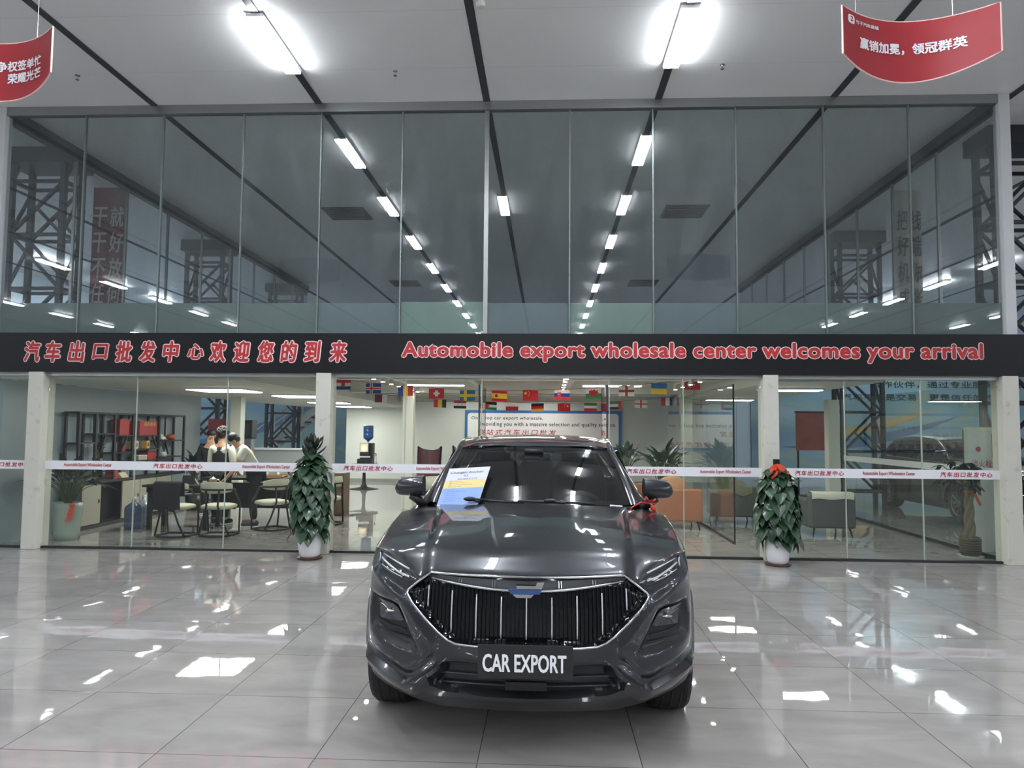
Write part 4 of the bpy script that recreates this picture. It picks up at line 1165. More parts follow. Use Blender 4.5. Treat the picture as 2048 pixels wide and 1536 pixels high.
structure(MB().box((-6.08, YB-0.02, 0), (4.59, YB-0.001, 0.1)).build('baseboard_back', mat('skirting', srgb(150, 152, 150), 0.5)))
structure(MB().box((-7.55, D+0.2, 0), (-7.45, 15.4, 2.25)).build('wall_room_left', mat('pale_partition', srgb(134, 146, 152), 0.4, var=0.04, vscale=2)))
for i, (x, y, lb) in enumerate(((-2.8, 14.72, 'slim white column inside, left of the entrance'), (2.80, 14.9, 'slim white column inside, right of the entrance'), (5.62, 14.72, 'slim white column inside at the right corner by the grey armchair'), (-6.42, 14.9, 'slim white column inside behind the tea room people'))):
    o = MB().box((x-0.11, y-0.11, 0), (x+0.11, y+0.11, 2.355 if abs(x) < 2.9 else 2.25)).build('inner_column', M_white, bevel=0.006)
    tag(o, lb, 'column', 'columns inside the glazed room')
for i, x in enumerate((0.25+1.1, 2.25)):
    structure(MB().box((x-0.03, YB-0.03, 0.1), (x+0.03, YB-0.002, 2.3)).build('trim_%d' % (150+i), mat('wall_rib', srgb(186, 188, 186), 0.5)))
# glass partitions inside
structure(MB().box((2.69, 10.72, 0.03), (2.702, 16.4, 2.3)).build('window_60', M_glass))
structure(MB().box((2.685, 10.705, 0.0), (2.707, 10.72, 2.3)).box((2.685, 10.72, 0), (2.707, 16.4, 0.03)).build('trim_160', M_black))
structure(MB().box((XR-0.006, D+0.18, 0.05), (XR+0.006, 14.6, 2.26)).build('window_61', M_glass))
structure(MB().box((XR-0.02, D+0.18, 0), (XR+0.02, 14.6, 0.05)).build('trim_161', mat('sill_black', srgb(34, 36, 38))))
r = thing('lettered_band', 'dim white band on the side glass, running back from the end pillar', 'glass sticker', (XR-0.01, 12, 1.06), group='lettered bands on the glass front')
MB().box((XR-0.0095, D+0.2, 1.07), (XR-0.0065, 14.5, 1.17)).build('strip', M_wht, r)

# ------------------------------------------------------------------ lamps of the room
M_panel = lamp('panel_warm_white', (1.0, 0.97, 0.90), ROOMLIGHT)
def panel_light(x, y, z, sx, sy, label):
    r = thing('ceiling_panel_light', label, 'ceiling light', (x, y, z), group='panel lights of the glazed room')
    MB().box((x-sx/2, y-sy/2, z-0.03), (x+sx/2, y+sy/2, z-0.001)).build('frame', M_house, r)
    MB().box((x-sx/2+0.02, y-sy/2+0.02, z-0.04), (x+sx/2-0.02, y+sy/2-0.02, z-0.03)).build('diffuser', M_panel, r)
for x, y, l in ((-5.35, 11.9, 'square panel light over the tea table, nearest the glass'), (-4.75, 14.0, 'square panel light over the tea room, second from the glass'), (-5.25, 17.4, 'square panel light over the tea room, third from the glass'), (-5.5, 20.6, 'square panel light of the tea room, farthest back')):
    panel_light(x, y, 2.25, 0.95 if y < 15 else 0.85, 0.9 if y < 15 else 0.85, l)
for x, y, l in ((-1.5+0.0, 16.2, 'bright panel light under the mezzanine, left behind the flags'), (1.3, 16.2, 'bright panel light under the mezzanine, right behind the flags'), (-0.4, 11.2, 'bright panel light just inside the entrance, left'), (1.25, 11.2, 'bright panel light just inside the entrance, right'), (0, 20.9, 'bright panel light above the back wall sign'), (-2.2, 20.9, 'bright panel light above the drinks stand'), (1.2, 13.6, 'bright panel light over the orange armchairs'), (-2.1, 13.6, 'bright panel light over the left side of the entrance')):
    panel_light(x, y, 2.465 if y != 20.9 else 2.6, 1.1, 0.32, l)
panel_light(3.6, 11.0, 2.26, 0.9, 0.3, 'strip panel light over the right room, near the glass')
panel_light(3.6, 14.6, 2.26, 0.9, 0.3, 'strip panel light over the right room, farther back')
M_spot = lamp('spot_white', (1.0, 0.96, 0.88), 14)
def track(x, y0, n, dy, z, label):
    r = thing('track_light', label, 'track light', (x, y0, z), group='spot tracks under the mezzanine')
    MB().box((x-0.02, y0-0.1, z-0.03), (x+0.02, y0+dy*(n-1)+0.1, z-0.001)).build('rail', M_white, r)
    for k in range(n):
        y = y0+dy*k
        s = MB().lathe([(0.028, 0), (0.036, -0.08), (0.034, -0.085)], (x, y, z-0.03), 12).build('spot', M_white, r)
        MB().lathe([(0.03, -0.0855), (0.03, -0.09)], (x, y, z-0.03), 12).build('lens', M_spot, s)
track(-2.6, 10.2, 8, 0.62, 2.47, 'white spot track under the mezzanine, along the left side')
track(0.28, 10.6, 6, 0.7, 2.47, 'white spot track under the mezzanine, along the middle')
track(2.3, 10.4, 5, 0.7, 2.47, 'white spot track under the mezzanine, along the right side')

# ------------------------------------------------------------------ welcome sign on the back wall
YS = YB-0.06
a, b = aY(930, 820, YS), aY(1243, 900, YS)
r = thing('wall_sign', 'wide white wall sign with blue frame, English and red Chinese text, behind the car', 'sign', ((a.x+b.x)/2, YS, b.z))
z1, z0 = a.z, b.z
MB().box((a.x, YS, z0), (b.x, YS+0.055, z1)).build('frame', mat('sign_blue', srgb(44, 112, 178), 0.4), r, bevel=0.01)
q, bw = [], 0.085
for cx_, cz_, t0 in ((b.x-bw-0.1, z1-bw-0.1, 0), (a.x+bw+0.1, z1-bw-0.1, 90), (a.x+bw+0.1, z0+bw+0.1, 180), (b.x-bw-0.1, z0+bw+0.1, 270)):
    for k in range(7):
        t = math.radians(t0+15*k); q.append((cx_+0.1*math.cos(t), cz_+0.1*math.sin(t)))
MB().prism(q, YS-0.006, YS-0.0005).build('panel', mat('sign_white', srgb(236, 236, 236), 0.4), r)
for s, p0, p1, py, h in (('One-stop car export wholesale,', 943, 1086, 835, 0.125), ('Providing you with a massive selection and quality service.', 962, 1232, 847.5, 0.15)):
    c0, c1 = aY(p0, py, YS-0.007), aY(p1, py, YS-0.007)
    MB().text(s, ((c0.x+c1.x)/2, YS-0.0075, c0.z-0.02), width=c1.x-c0.x, height=h, offset=0.012, spacing=1.12).build('lettering', M_blktxt, r)
for s, p0, p1, py in (('一站式汽车出口批发', 955, 1112, 864), ('为您提供大量选择和优质服务', 985, 1215, 886)):
    c0, c1 = aY(p0, py, YS-0.007), aY(p1, py, YS-0.007)
    MB().text(s, ((c0.x+c1.x)/2, YS-0.0075, c0.z), width=c1.x-c0.x, height=0.165, offset=0.01, shear=0.15, spacing=1.35).build('lettering', M_redtxt, r)

# ------------------------------------------------------------------ strings of small flags
FC = {k: mat('flag_'+k, v, 0.7) for k, v in dict(red=srgb(206, 40, 52), white=srgb(236, 236, 232), blue=srgb(28, 62, 140), yellow=srgb(244, 204, 60), black=srgb(28, 28, 30), green=srgb(40, 140, 80), sky=srgb(40, 110, 180), maroon=srgb(130, 34, 52)).items()}
def H3(a, b, c): return [(0, 2/3, 1, 1, a), (0, 1/3, 1, 2/3, b), (0, 0, 1, 1/3, c)]
def V3(a, b, c): return [(0, 0, 1/3, 1, a), (1/3, 0, 2/3, 1, b), (2/3, 0, 1, 1, c)]
def NORD(a, b, c=None, x=.36):
    l = [(0, 0, 1, 1, a), (x-.1, 0, x+.1, 1, b, 1), (0, .36, 1, .64, b, 1)]
    if c: l += [(x-.045, 0, x+.045, 1, c, 2), (0, .44, 1, .56, c, 2)]
    return l
def star(cx_, cz_, r_, col, lv=1, asp=1.5): 
    return ('poly', [(cx_+(r_ if k % 2 == 0 else r_*.4)*math.sin(k*math.pi/5)/asp, cz_+(r_ if k % 2 == 0 else r_*.4)*math.cos(k*math.pi/5)) for k in range(10)], col, lv)
def disc(cx_, cz_, r_, col, lv=1, asp=1.5): return ('poly', [(cx_+r_*math.cos(k*math.pi/10)/asp, cz_+r_*math.sin(k*math.pi/10)) for k in range(20)], col, lv)
CHINA = [(0, 0, 1, 1, 'red'), star(.18, .70, .2, 'yellow'), star(.36, .88, .07, 'yellow'), star(.42, .74, .07, 'yellow'), star(.42, .58, .07, 'yellow'), star(.36, .46, .07, 'yellow')]
DRAGON = ('poly', [(.16, .42), (.22, .62), (.18, .8), (.30, .74), (.34, .86), (.46, .78), (.56, .94), (.62, .74), (.84, .84), (.74, .64), (.88, .54), (.72, .50), (.80, .30), (.66, .40), (.60, .18), (.52, .38), (.40, .22), (.40, .42), (.26, .26)], 'red', 1)
F1 = [(686, 769, H3('red', 'white', 'blue')+[(.38, .35, .62, .75, 'red', 1)], 'red white and blue flag with a small red shield'), (747, 777, NORD('blue', 'white', 'red'), 'blue flag with a red cross edged white'), (811, 782, V3('blue', 'yellow', 'red'), 'flag of upright blue, yellow and red stripes'),
 (873, 787, [(0, 0, 1, 1, 'red'), (.41, .2, .59, .8, 'white', 1), (.3, .4, .7, .6, 'white', 1)], 'red flag with a white cross'), (935, 791, NORD('sky', 'yellow'), 'blue flag with a yellow cross'), (999, 792, [(0, .75, 1, 1, 'red'), (0, .25, 1, .75, 'yellow'), (0, 0, 1, .25, 'red'), disc(.3, .5, .14, 'maroon')], 'red and yellow striped flag with a crest'),
 (1061, 791, CHINA, 'red flag with yellow stars at its left'), (1124, 790, H3('white', 'blue', 'red')+[('poly', [(.2, .75), (.44, .75), (.44, .42), (.32, .24), (.2, .42)], 'red', 1), (.3, .4, .34, .68, 'white', 2), (.25, .54, .39, .59, 'white', 2)], 'white, blue and red flag with a red shield'), (1187, 787, [(0, .5, 1, 1, 'white'), (0, 0, 1, .5, 'green'), DRAGON], 'white over green flag with a red dragon'),
 (1253, 782, [(0, 0, 1, 1, 'white'), (.42, 0, .58, 1, 'red', 1), (0, .38, 1, .62, 'red', 1)], 'white flag with a plain red cross'), (1318, 777, [(0, .5, 1, 1, 'sky'), (0, 0, 1, .5, 'yellow')], 'blue over yellow flag'), (1384, 769, [(0, 0, 1, 1, 'red'), disc(.4, .5, .28, 'white', 1), disc(.46, .5, .22, 'red', 2), star(.62, .5, .14, 'white', 1)], 'red flag with a white crescent')]
F2 = [(762, 797, [(0, 0, 1, 1, 'maroon'), (.6, 0, 1, 1, 'white', 1)], 'maroon and white flag'), (880, 807, V3('red', 'yellow', 'black'), 'flag of upright red, yellow and black stripes'), (920, 809, H3('red', 'white', 'black')+[star(.36, .5, .11, 'green'), star(.64, .5, .11, 'green')], 'red, white and black flag with two green stars'), (981, 812, H3('black', 'white', 'green')+[('poly', [(0, 0), (.45, .5), (0, 1)], 'red', 1)], 'black, white and green flag with a red triangle'),
 (1024, 813, [(0, .5, 1, 1, 'white'), (0, 0, 1, .5, 'red')], 'white over red flag'), (1075, 815, H3('black', 'red', 'yellow'), 'black, red and yellow striped flag'), (1128, 815, CHINA[:1]+[star(.78, .7, .2, 'yellow'), star(.6, .88, .07, 'yellow'), star(.54, .74, .07, 'yellow'), star(.54, .58, .07, 'yellow')], 'red flag with yellow stars at its right'), (1181, 814, H3('green', 'white', 'red'), 'green, white and red striped flag'),
 (1230, 811, H3('green', 'white', 'black')+[(.76, 0, 1, 1, 'red', 1)], 'green and white flag with a red end'), (1282, 808, [(0, 0, 1, 1, 'white'), (.44, 0, .56, 1, 'red', 1), (0, .42, 1, .58, 'red', 1), star(.5, .5, .2, 'red', 2)], 'white flag with a thin red cross and star'), (1335, 803, V3('red', 'white', 'blue'), 'flag of upright red, white and blue stripes')]
FN = list(FC)
def flags(lst, Y, w, h, which):
    tops = []
    for px, py, des, lab in lst:
        c = aY(px, py, Y); tops.append(Vector((c.x, Y, c.z+h/2+0.004)))
        mb = MB(); x0, z0 = c.x-w/2, c.z-h/2
        rnd = random.Random(px); ph = rnd.uniform(0, 6); tl = rnd.uniform(-.05, .05)
        wave = lambda x, z: 0.012*math.sin(ph+(x-x0)/w*4)*(1-(z-z0)/h)
        for d in des:
            if d[0] == 'poly':
                pts = [(x0+u*w, z0+v*h) for u, v in d[1]]; lv = d[3]; col = d[2]
                cc = (sum(p[0] for p in pts)/len(pts), sum(p[1] for p in pts)/len(pts))
                mb.cur = FN.index(col); e = -0.0035-0.0025*lv
                vs = [(x, Y+wave(x, z)+e, z+tl*(x-c.x)) for x, z in pts+[cc]]
                mb.add(vs, [(i, (i+1) % len(pts), len(pts)) for i in range(len(pts))])
            else:
                u0, v0, u1, v1, col = d[:5]; lv = d[5] if len(d) > 5 else 0; mb.cur = FN.index(col)
                for e in ((-0.0025*lv-0.001, 0.001+0.0025*lv)):
                    rows = [[(x, Y+wave(x, z)+e, z+tl*(x-c.x)) for z in (z0+(v0+(v1-v0)*j/3)*h for j in range(4))] for x in (x0+(u0+(u1-u0)*i/4)*w for i in range(5))]
                    mb.grid(rows)
        o = thing('flag', 'small '+lab+', on the '+which+' string', 'flag', (c.x, Y, c.z+h/2), group='flags on the '+which+' string')
        mb.build('cloth', [FC[k] for k in FN], o)
    o = MB().tube([tops[0]+Vector((-.5, 0, .12))]+tops+[tops[-1]+Vector((.5, 0, .12))], 0.004, 5).build('flag_string', mat('red_cord', srgb(170, 60, 60), .6))
    tag(o, 'thin red cord carrying the '+which+' row of small flags', 'string')
flags(F1, 13.0, 0.275, 0.185, 'front')
flags(F2, 16.0, 0.275, 0.175, 'rear')

# ------------------------------------------------------------------ plants
M_leaf = mat('climber_leaf', srgb(46, 74, 52), 0.35, coat=0.25, var=0.25, vscale=14)
M_leafd = mat('dark_leaf', srgb(28, 44, 34), 0.35, coat=0.25, var=0.2, vscale=10)
M_leafl = mat('broad_leaf', srgb(50, 78, 58), 0.35, coat=0.2, var=0.25, vscale=10)
M_potw = mat('white_ceramic', srgb(226, 226, 228), 0.22, coat=0.4)
M_soil = mat('soil', srgb(50, 40, 34), 0.9)
M_stem = mat('green_stem', srgb(74, 92, 56), 0.5)
HEART = [(0, 0, 0), (.10, .30, .16), (.32, .44, .10), (.58, .38, 0), (.82, .20, -.10), (1.0, 0, -.22)]
LANCE = [(0, 0, 0), (.15, .12, .05), (.4, .19, .06), (.65, .17, 0), (.85, .09, -.08), (1.0, 0, -.18)]
def leaf(mb, p, d, up, L, shape=HEART, curl=0.25):
    d = Vector(d).normalized(); s = d.cross(Vector(up))
    if s.length < 1e-4: s = d.cross(Vector((1, 0, 0)))
    s.normalize(); n = s.cross(d).normalized(); p = Vector(p)
    vs = []
    for t, w, q in shape:
        c = p+d*t*L+n*(q*L*.5 if shape is HEART else -q*0)+n*(-curl*L*t*t)
        vs += [c-s*w*L+n*w*L*.28, c, c+s*w*L+n*w*L*.28]
    fs = []
    for i in range(len(shape)-1):
        a = i*3; fs += [(a, a+1, a+4, a+3), (a+1, a+2, a+5, a+4)]
    mb.add(vs, fs)
def pot_climber(x, y, ztop, rad, label, seed, pole):
    rd = random.Random(seed)
    r = thing('potted_climber', label, 'potted plant', (x, y, 0), group='potted climbers before the pillars')
    pt = MB().lathe([(.105, .0), (.125, .03), (.148, .14), (.150, .22), (.138, .31), (.128, .33), (.118, .33), (.115, .28), (0, .28)], (x, y, .02), 28).build('pot', M_potw, r, smooth=True)
    MB().lathe([(.14, 0.0), (.155, .012), (.155, .022), (.10, .02), (0, .02)], (x, y, 0.0), 28).build('saucer', mat('saucer_brown', srgb(84, 52, 46), .5), r)
    MB().lathe([(.117, .305), (0, .31)], (x, y, 0), 24).build('soil', M_soil, pt)
    MB().lathe([(.04, .3), (.04, ztop+pole)], (x, y, 0), 12).build('moss_pole', mat('moss_pole', srgb(22, 22, 22), .9, bump=.5, vscale=40), r)
    ms = MB(); mb = MB(); mb.smooth = True
    for k in range(6):
        a = k*1.05; ms.tube([(x+.05*math.cos(a+t*.9), y+.05*math.sin(a+t*.9), .3+(ztop-.35)*t/8) for t in range(9)], .006, 5)
    ms.build('stem', M_stem, r)
    n = 190
    for k in range(n):
        f = (k+.5)/n; z = .30+(ztop-.30)*f**.9; a = k*2.399963+rd.uniform(-.3, .3)
        R = rad*(.62+.38*math.sin(math.pi*min(1, .18+f*.85)))*(1.0 if f < .75 else 1-(f-.75)*1.6)
        R *= rd.uniform(.6, .98)
        out = Vector((math.cos(a), math.sin(a)*(.55 if math.sin(a) > 0 else 1), 0)); p = Vector((x, y, z))+out*R*.62
        L = rd.uniform(.13, .19)*(1 if f < .85 else .85)
        droop = rd.uniform(-1.5, -.5) if f < .8 else rd.uniform(-.7, .3)
        d = out+Vector((rd.uniform(-.25, .25), rd.uniform(-.25, .25), droop))
        leaf(mb, p, d, (out*.6+Vector((0, 0, 1))), L, HEART, rd.uniform(.1, .4))
        ms2 = None
    mb.build('foliage', M_leaf, r)
    return r
pa = pot_climber(-2.93, 9.04, 1.28, .34, 'potted climber with a white pot, before the second pillar from the left', 3, .0)
mb = MB(); mb.smooth = True; rd = random.Random(5)
for k in range(26):      # the dark upright leaves at its top
    a = k*2.4; e = rd.uniform(.3, 1.6); d = Vector((math.cos(a)*.6, math.sin(a)*.6, e))
    leaf(mb, (-2.94+.03*math.cos(a), 9.05+.03*math.sin(a), 1.12+.012*k), d, (math.cos(a), math.sin(a), .4), rd.uniform(.15, .22), LANCE, .15)
mb.build('top_leaves', M_leafd, pa)
pb = pot_climber(2.81, 9.13, 1.16, .36, 'potted climber with white pot and red bow, before the third pillar', 11, .12)
# its bow tied to the pole
rb = thing('ribbon_bow', 'shiny orange red bow tied to the right potted climber', 'ribbon', (2.80, 9.05, 1.16))
mb = MB(); mb.smooth = True
for s, l in ((-1, .09), (1, .10), (-1, .05), (1, .06)):
    mb.grid([[(2.79+s*l*math.sin(t*math.pi)*1.0, 9.02-.035*math.sin(t*2*math.pi)*s, 1.17+q*.05+.035*math.cos(t*math.pi*2)*(1 if l > .07 else -.5)) for q in (-.5, .5)] for t in np.linspace(0, 1, 13)])
for x1, z1_ in ((2.70, 1.03), (2.93, 1.12), (2.75, 1.07)):
    mb.grid([[(2.79+(x1-2.79)*t, 9.0-.03*math.sin(t*5), 1.16+(z1_-1.16)*t+q*.04) for q in (-.5, .5)] for t in np.linspace(0, 1, 8)])
mb.build('loops', mat('ribbon_orange', srgb(226, 84, 62), .3), rb)

def bushy(x, y, z0, h, rad, n, L, shape, m, label, name='potted_plant', pot=None, seed=1, spread=.6, group=None):
    rd = random.Random(seed); r = thing(name, label, 'potted plant', (x, y, 0), group=group)
    if pot:
        MB().lathe(pot[0], (x, y, 0), 24).build('pot', pot[1], r, smooth=True)
    ms = MB(); mb = MB(); mb.smooth = True
    for k in range(n):
        a = k*2.4+rd.uniform(-.3, .3); f = rd.uniform(.25, 1); e = Vector((math.cos(a)*rad*f, math.sin(a)*rad*f, h*(1-.55*f*spread)*rd.uniform(.75, 1)))
        b = Vector((x, y, z0)); m_ = b+Vector((e.x*.35, e.y*.35, e.z*.7)); t = b+Vector((e.x*.7, e.y*.7, e.z*.92))
        ms.tube([b, m_, t], .005, 4)
        leaf(mb, m_.lerp(t, .6), (e.x, e.y, e.z*rd.uniform(.1, .8)), (e.x*.2, e.y*.2, 1), L*rd.uniform(.75, 1.1), shape, rd.uniform(.1, .5))
    ms.build('stems', M_stem, r); mb.build('foliage', m, r)
    return r
POTL = [(.14, .0), (.165, .1), (.195, .45), (.20, .53), (.185, .53), (.18, .46), (0, .46)]
bushy(-6.83, 10.2, .46, .72, .62, 55, .30, LANCE, M_leafd, 'dark leafy plant in tall pale pot by the left pillar', pot=(POTL, mat('celadon_pot', srgb(150, 160, 148), .3, coat=.3)), seed=2)
rb = thing('ribbon_bow', 'small orange ribbon hanging on the tall pale pot at left', 'ribbon', (-6.64, 10.0, .45))
mb = MB(); mb.smooth = True
for x1, z1_ in ((-6.73, .28), (-6.66, .31)):
    mb.grid([[(-6.64+(x1+6.64)*t+.0, 9.985-.01*math.sin(t*6), .50+(z1_-.50)*t+.0)] + [(-6.64+(x1+6.64)*t+.05, 9.985, .51+(z1_-.50)*t)] for t in np.linspace(0, 1, 8)])
mb.ell((-6.62, 9.985, .51), (.05, .015, .03), 10, 6)
mb.build('loops', mat('ribbon_orange', srgb(226, 84, 62)), rb)
bushy(-6.85, 14.0, .3, .85, .24, 36, .3, LANCE, M_leafd, 'dark palm plant behind the tea table people', seed=4, pot=([(.13, 0), (.17, .3), (.15, .3), (0, .26)], M_satin))
POTS = [(.13, 0), (.16, .2), (.17, .42), (.15, .42), (0, .38)]
bushy(1.66, 15.4, .40, 1.05, .42, 24, .36, LANCE, M_leafl, 'broad-leaved plant just right of the car roof', seed=9, pot=(POTS, M_potw), spread=.5)
bushy(2.15, 13.7, .40, 1.05, .50, 46, .36, LANCE, M_leafl, 'large broad-leaved plant behind the orange armchair', seed=8, pot=(POTS, M_potw), spread=.6)

# money tree with plaited trunk
r = thing('money_tree', 'small tree with plaited trunk in a woven basket by the right end pillar', 'potted plant', (5.585, 10.02, 0))
x, y = 5.585, 10.02
bk = MB().lathe([(.105, 0), (.125, .06), (.13, .22), (.115, .24), (.11, .2), (0, .2)], (x, y, .012), 24).build('basket', mat('basket_wicker', srgb(92, 84, 74), .8, var=.3, vscale=60, bump=.6), r, smooth=True)
mb = MB()
for k in range(6): mb.tube([(x+.1305*math.cos(2*math.pi*i/20), y+.1305*math.sin(2*math.pi*i/20), .05+.032*k) for i in range(20)], .005, 4, closed=True)
mb.build('weave', mat('wicker_dark', srgb(60, 54, 46), .8), bk)
MB().lathe([(.15, 0), (.16, .012), (0, .012)], (x, y, 0), 24).build('saucer', M_potw, r)
mb = MB()
for s in range(3):
    mb.tube([(x+(.035-.01*t/20)*math.cos(s*2.09+t*.33), y+(.035-.01*t/20)*math.sin(s*2.09+t*.33), .2+.70*t/20) for t in range(21)], [.042-.014*t/20 for t in range(21)], 8)
mb.build('trunk', mat('trunk_bark', srgb(112, 104, 84), .8, var=.2, vscale=20), r, smooth=True)
mb = MB(); mb.smooth = True; ms = MB(); rd = random.Random(21)
for k in range(26):
    a = k*2.4; l = rd.uniform(.12, .36)*(1 if math.cos(a) < .1 else .2); t = Vector((x+l*math.cos(a), y+l*math.sin(a)*.8, .98+rd.uniform(-.1, .26)))
    ms.tube([(x, y, .88), (x+l*.5*math.cos(a), y+l*.5*math.sin(a), 1.05), t], .005, 4)
    for q in range(6):
        b = a+(q-2.5)*.5; leaf(mb, t, (min(math.cos(b), .25 if math.cos(a) > -.3 else 1), math.sin(b), rd.uniform(-.7, .1)), (0, 0, 1), rd.uniform(.10, .17), LANCE, .25)
ms.build('stems', M_stem, r); mb.build('foliage', M_leafd, r)
mb = MB(); mb.smooth = True
mb.grid([[(5.595+.05*t, 9.94, .82-.10*t), (5.635+.04*t, 9.935, .83-.09*t)] for t in np.linspace(0, 1.6, 8)])
o = thing('ribbon_bow', 'dark orange ribbon tied round the plaited trunk at right', 'ribbon', (5.6, 9.94, .8)); mb.tube([(5.585+.047*math.cos(k*math.pi/8), 10.02+.047*math.sin(k*math.pi/8), .84) for k in range(16)], .012, 6, closed=True); mb.build('tails', mat('ribbon_rust', srgb(176, 84, 60), .4), o)

# ------------------------------------------------------------------ tea room at left
M_frame = mat('shelf_black', srgb(26, 27, 28), .5)
M_beige = mat('door_beige', srgb(150, 146, 134), .5)
X0, X1 = -7.43, -7.18
sh = thing('display_shelf', 'black lattice display shelf with low cabinets along the left wall', 'shelf', (-7.3, 12.5, 0))
posts = [10.94, 11.36, 11.87, 12.40, 13.26, 14.2]
ZT = 1.84
mb = MB()
for yy in posts:
    for xx in (X0+.02, X1-.02): mb.box((xx-.017, yy-.022, .74), (xx+.017, yy+.022, ZT))
for yy in (11.2, 11.62, 12.62, 13.55, 13.85):
    mb.box((X0+.02, yy-.01, 1.34), (X0+.045, yy+.01, ZT))
mb.box((X0, posts[0]-.02, ZT-.03), (X1, posts[-1]+.02, ZT))
mb.build('frame', M_frame, sh)
bays = [(0, [.95, 1.36]), (1, [.98, 1.50]), (2, [1.18, 1.47]), (3, [1.02, 1.22, 1.46]), (4, [1.05, 1.36])]
for b_, zs in bays:
    for z in zs: MB().box((X0, posts[b_]+.022, z-.02), (X1, posts[b_+1]-.022, z)).build('board', M_frame, sh)
mb = MB()
for (ya, za, yb_, zb_) in ((11.5, 1.20, 11.62, 1.48), (12.05, 1.18, 12.25, 1.45), (13.05, 1.44, 13.2, 1.24), (13.5, 1.34, 13.62, 1.10)): mb.bar((X1-.02, ya, za), (X1-.02, yb_, zb_), .025)
mb.build('brace', M_frame, sh)
MB().box((X0, 10.9, .0), (X1+.02, 14.22, .06)).box((X0, 10.9, .70), (X1+.02, 14.22, .74)).box((X0, 10.9, .06), (X0+.02, 14.2, .70)).box((X0, 10.9, .06), (X1, 11.0, .70)).build('cabinet_carcass', mat('cabinet_dark', srgb(40, 40, 42), .5), sh)
for ya, yb_ in ((11.02, 11.5), (12.1, 12.62), (12.64, 13.16), (13.18, 13.7)):
    d_ = MB().box((X1, ya, .07), (X1+.02, yb_, .69)).build('door', M_beige, sh)
    MB().ell((X1+.025, yb_-.05, .42), (.012, .012, .035), 8, 6).build('handle', M_black, d_)
items = []
def shelf_thing(name, label, cat, mbs):
    x_, y_, z_ = mbs[0]
    r = thing(name, label, cat, (x_, y_, z_), group='ornaments on the black shelf')
    for mb_, nm, m_ in mbs[1:]: mb_.build(nm, m_, r)
M_gift = mat('gift_red', srgb(160, 44, 44), .5); M_gold = mat('gold_print', srgb(206, 160, 90), .4)
shelf_thing('gift_box', 'large red gift box with gold lettering on the black shelf', 'gift box', [(-7.3, 12.95, 1.46), (MB().box((-7.38, 12.62, 1.461), (-7.2, 13.2, 1.72)), 'box', M_gift), (MB().text('福禄喜茶', (-7.198, 12.95, 1.66), width=.4, height=.07, right=(0, 1, 0), offset=.02), 'print', M_gold)])
shelf_thing('gift_box', 'smaller plain red gift box left of the large one', 'gift box', [(-7.3, 12.2, 1.47), (MB().box((-7.38, 12.05, 1.471), (-7.22, 12.33, 1.73)), 'box', M_gift), (MB().box((-7.385, 12.045, 1.66), (-7.215, 12.335, 1.735)), 'lid', M_gift)])
shelf_thing('tea_box', 'small brick red box on the lower board of the shelf', 'box', [(-7.3, 13.0, 1.02), (MB().box((-7.36, 12.93, 1.021), (-7.2, 13.2, 1.17)), 'box', M_gift), (MB().box((-7.362, 12.928, 1.14), (-7.198, 13.202, 1.175)), 'lid', mat('box_lid', srgb(96, 40, 38), .5))])
for k, (yy, c, l) in enumerate(((12.46, srgb(206, 190, 150), 'pale tea tin, left one of two'), (12.62, srgb(206, 190, 150), 'pale tea tin, right one of two'), (12.99, srgb(210, 160, 70), 'amber card box'), (12.33-.1, srgb(100, 50, 42), 'brown tea tin in the third bay'))):
    zb = 1.22 if k != 3 else 1.18
    shelf_thing('tea_tin', l+', on the middle board of the shelf', 'tin', [(-7.28, yy, zb), (MB().box((-7.33, yy-.05, zb+.001), (-7.24, yy+.05, zb+.14)), 'tin', mat('tin_%d' % k, c, .45)), (MB().box((-7.2395, yy-.02, zb+.04), (-7.238, yy+.02, zb+.10)), 'print', M_blktxt if k == 2 else M_gift)])
shelf_thing('pumpkin_ornament', 'round orange pumpkin ornament on the upper right board of the shelf', 'ornament', [(-7.28, 13.85, 1.36), (MB().ell((-7.28, 13.85, 1.42), (.085, .1, .062), 20, 10), 'body', mat('pumpkin_orange', srgb(176, 84, 54), .4)), (MB().lathe([(.02, 0), (.012, .03), (0, .03)], (-7.28, 13.85, 1.475), 8), 'stalk', M_stem)])
shelf_thing('white_ornament', 'white shell ornament on the upper right board of the shelf', 'ornament', [(-7.28, 13.55, 1.36), (MB().ell((-7.28, 13.55, 1.40), (.05, .08, .04), 14, 8).ell((-7.27, 13.50, 1.44), (.03, .04, .04), 10, 6), 'body', M_potw)])
shelf_thing('book_stack', 'pale stack of papers on the lowest board near the tea tins', 'papers', [(-7.28, 12.75, 1.02), (MB().box((-7.36, 12.62, 1.021), (-7.2, 12.9, 1.10)), 'pages', mat('paper_grey', srgb(150, 146, 140), .7)), (MB().box((-7.36, 12.62, 1.10), (-7.2, 12.9, 1.106)), 'cover', M_wht)])
bushy(-7.28, 11.58, 1.08, .30, .09, 26, .11, LANCE, M_leafd, 'dark drooping plant in the second bay of the shelf', seed=31, pot=([(.06, .981), (.09, 1.1), (.08, 1.1), (0, 1.08)], M_satin))
bushy(-7.28, 13.62, 1.12, .24, .09, 22, .09, LANCE, mat('silver_leaf', srgb(150, 168, 150), .4), 'pale silver-leaved plant in the right bay of the shelf', seed=33, pot=([(.05, 1.051), (.075, 1.14), (.065, 1.14), (0, 1.12)], M_potw))
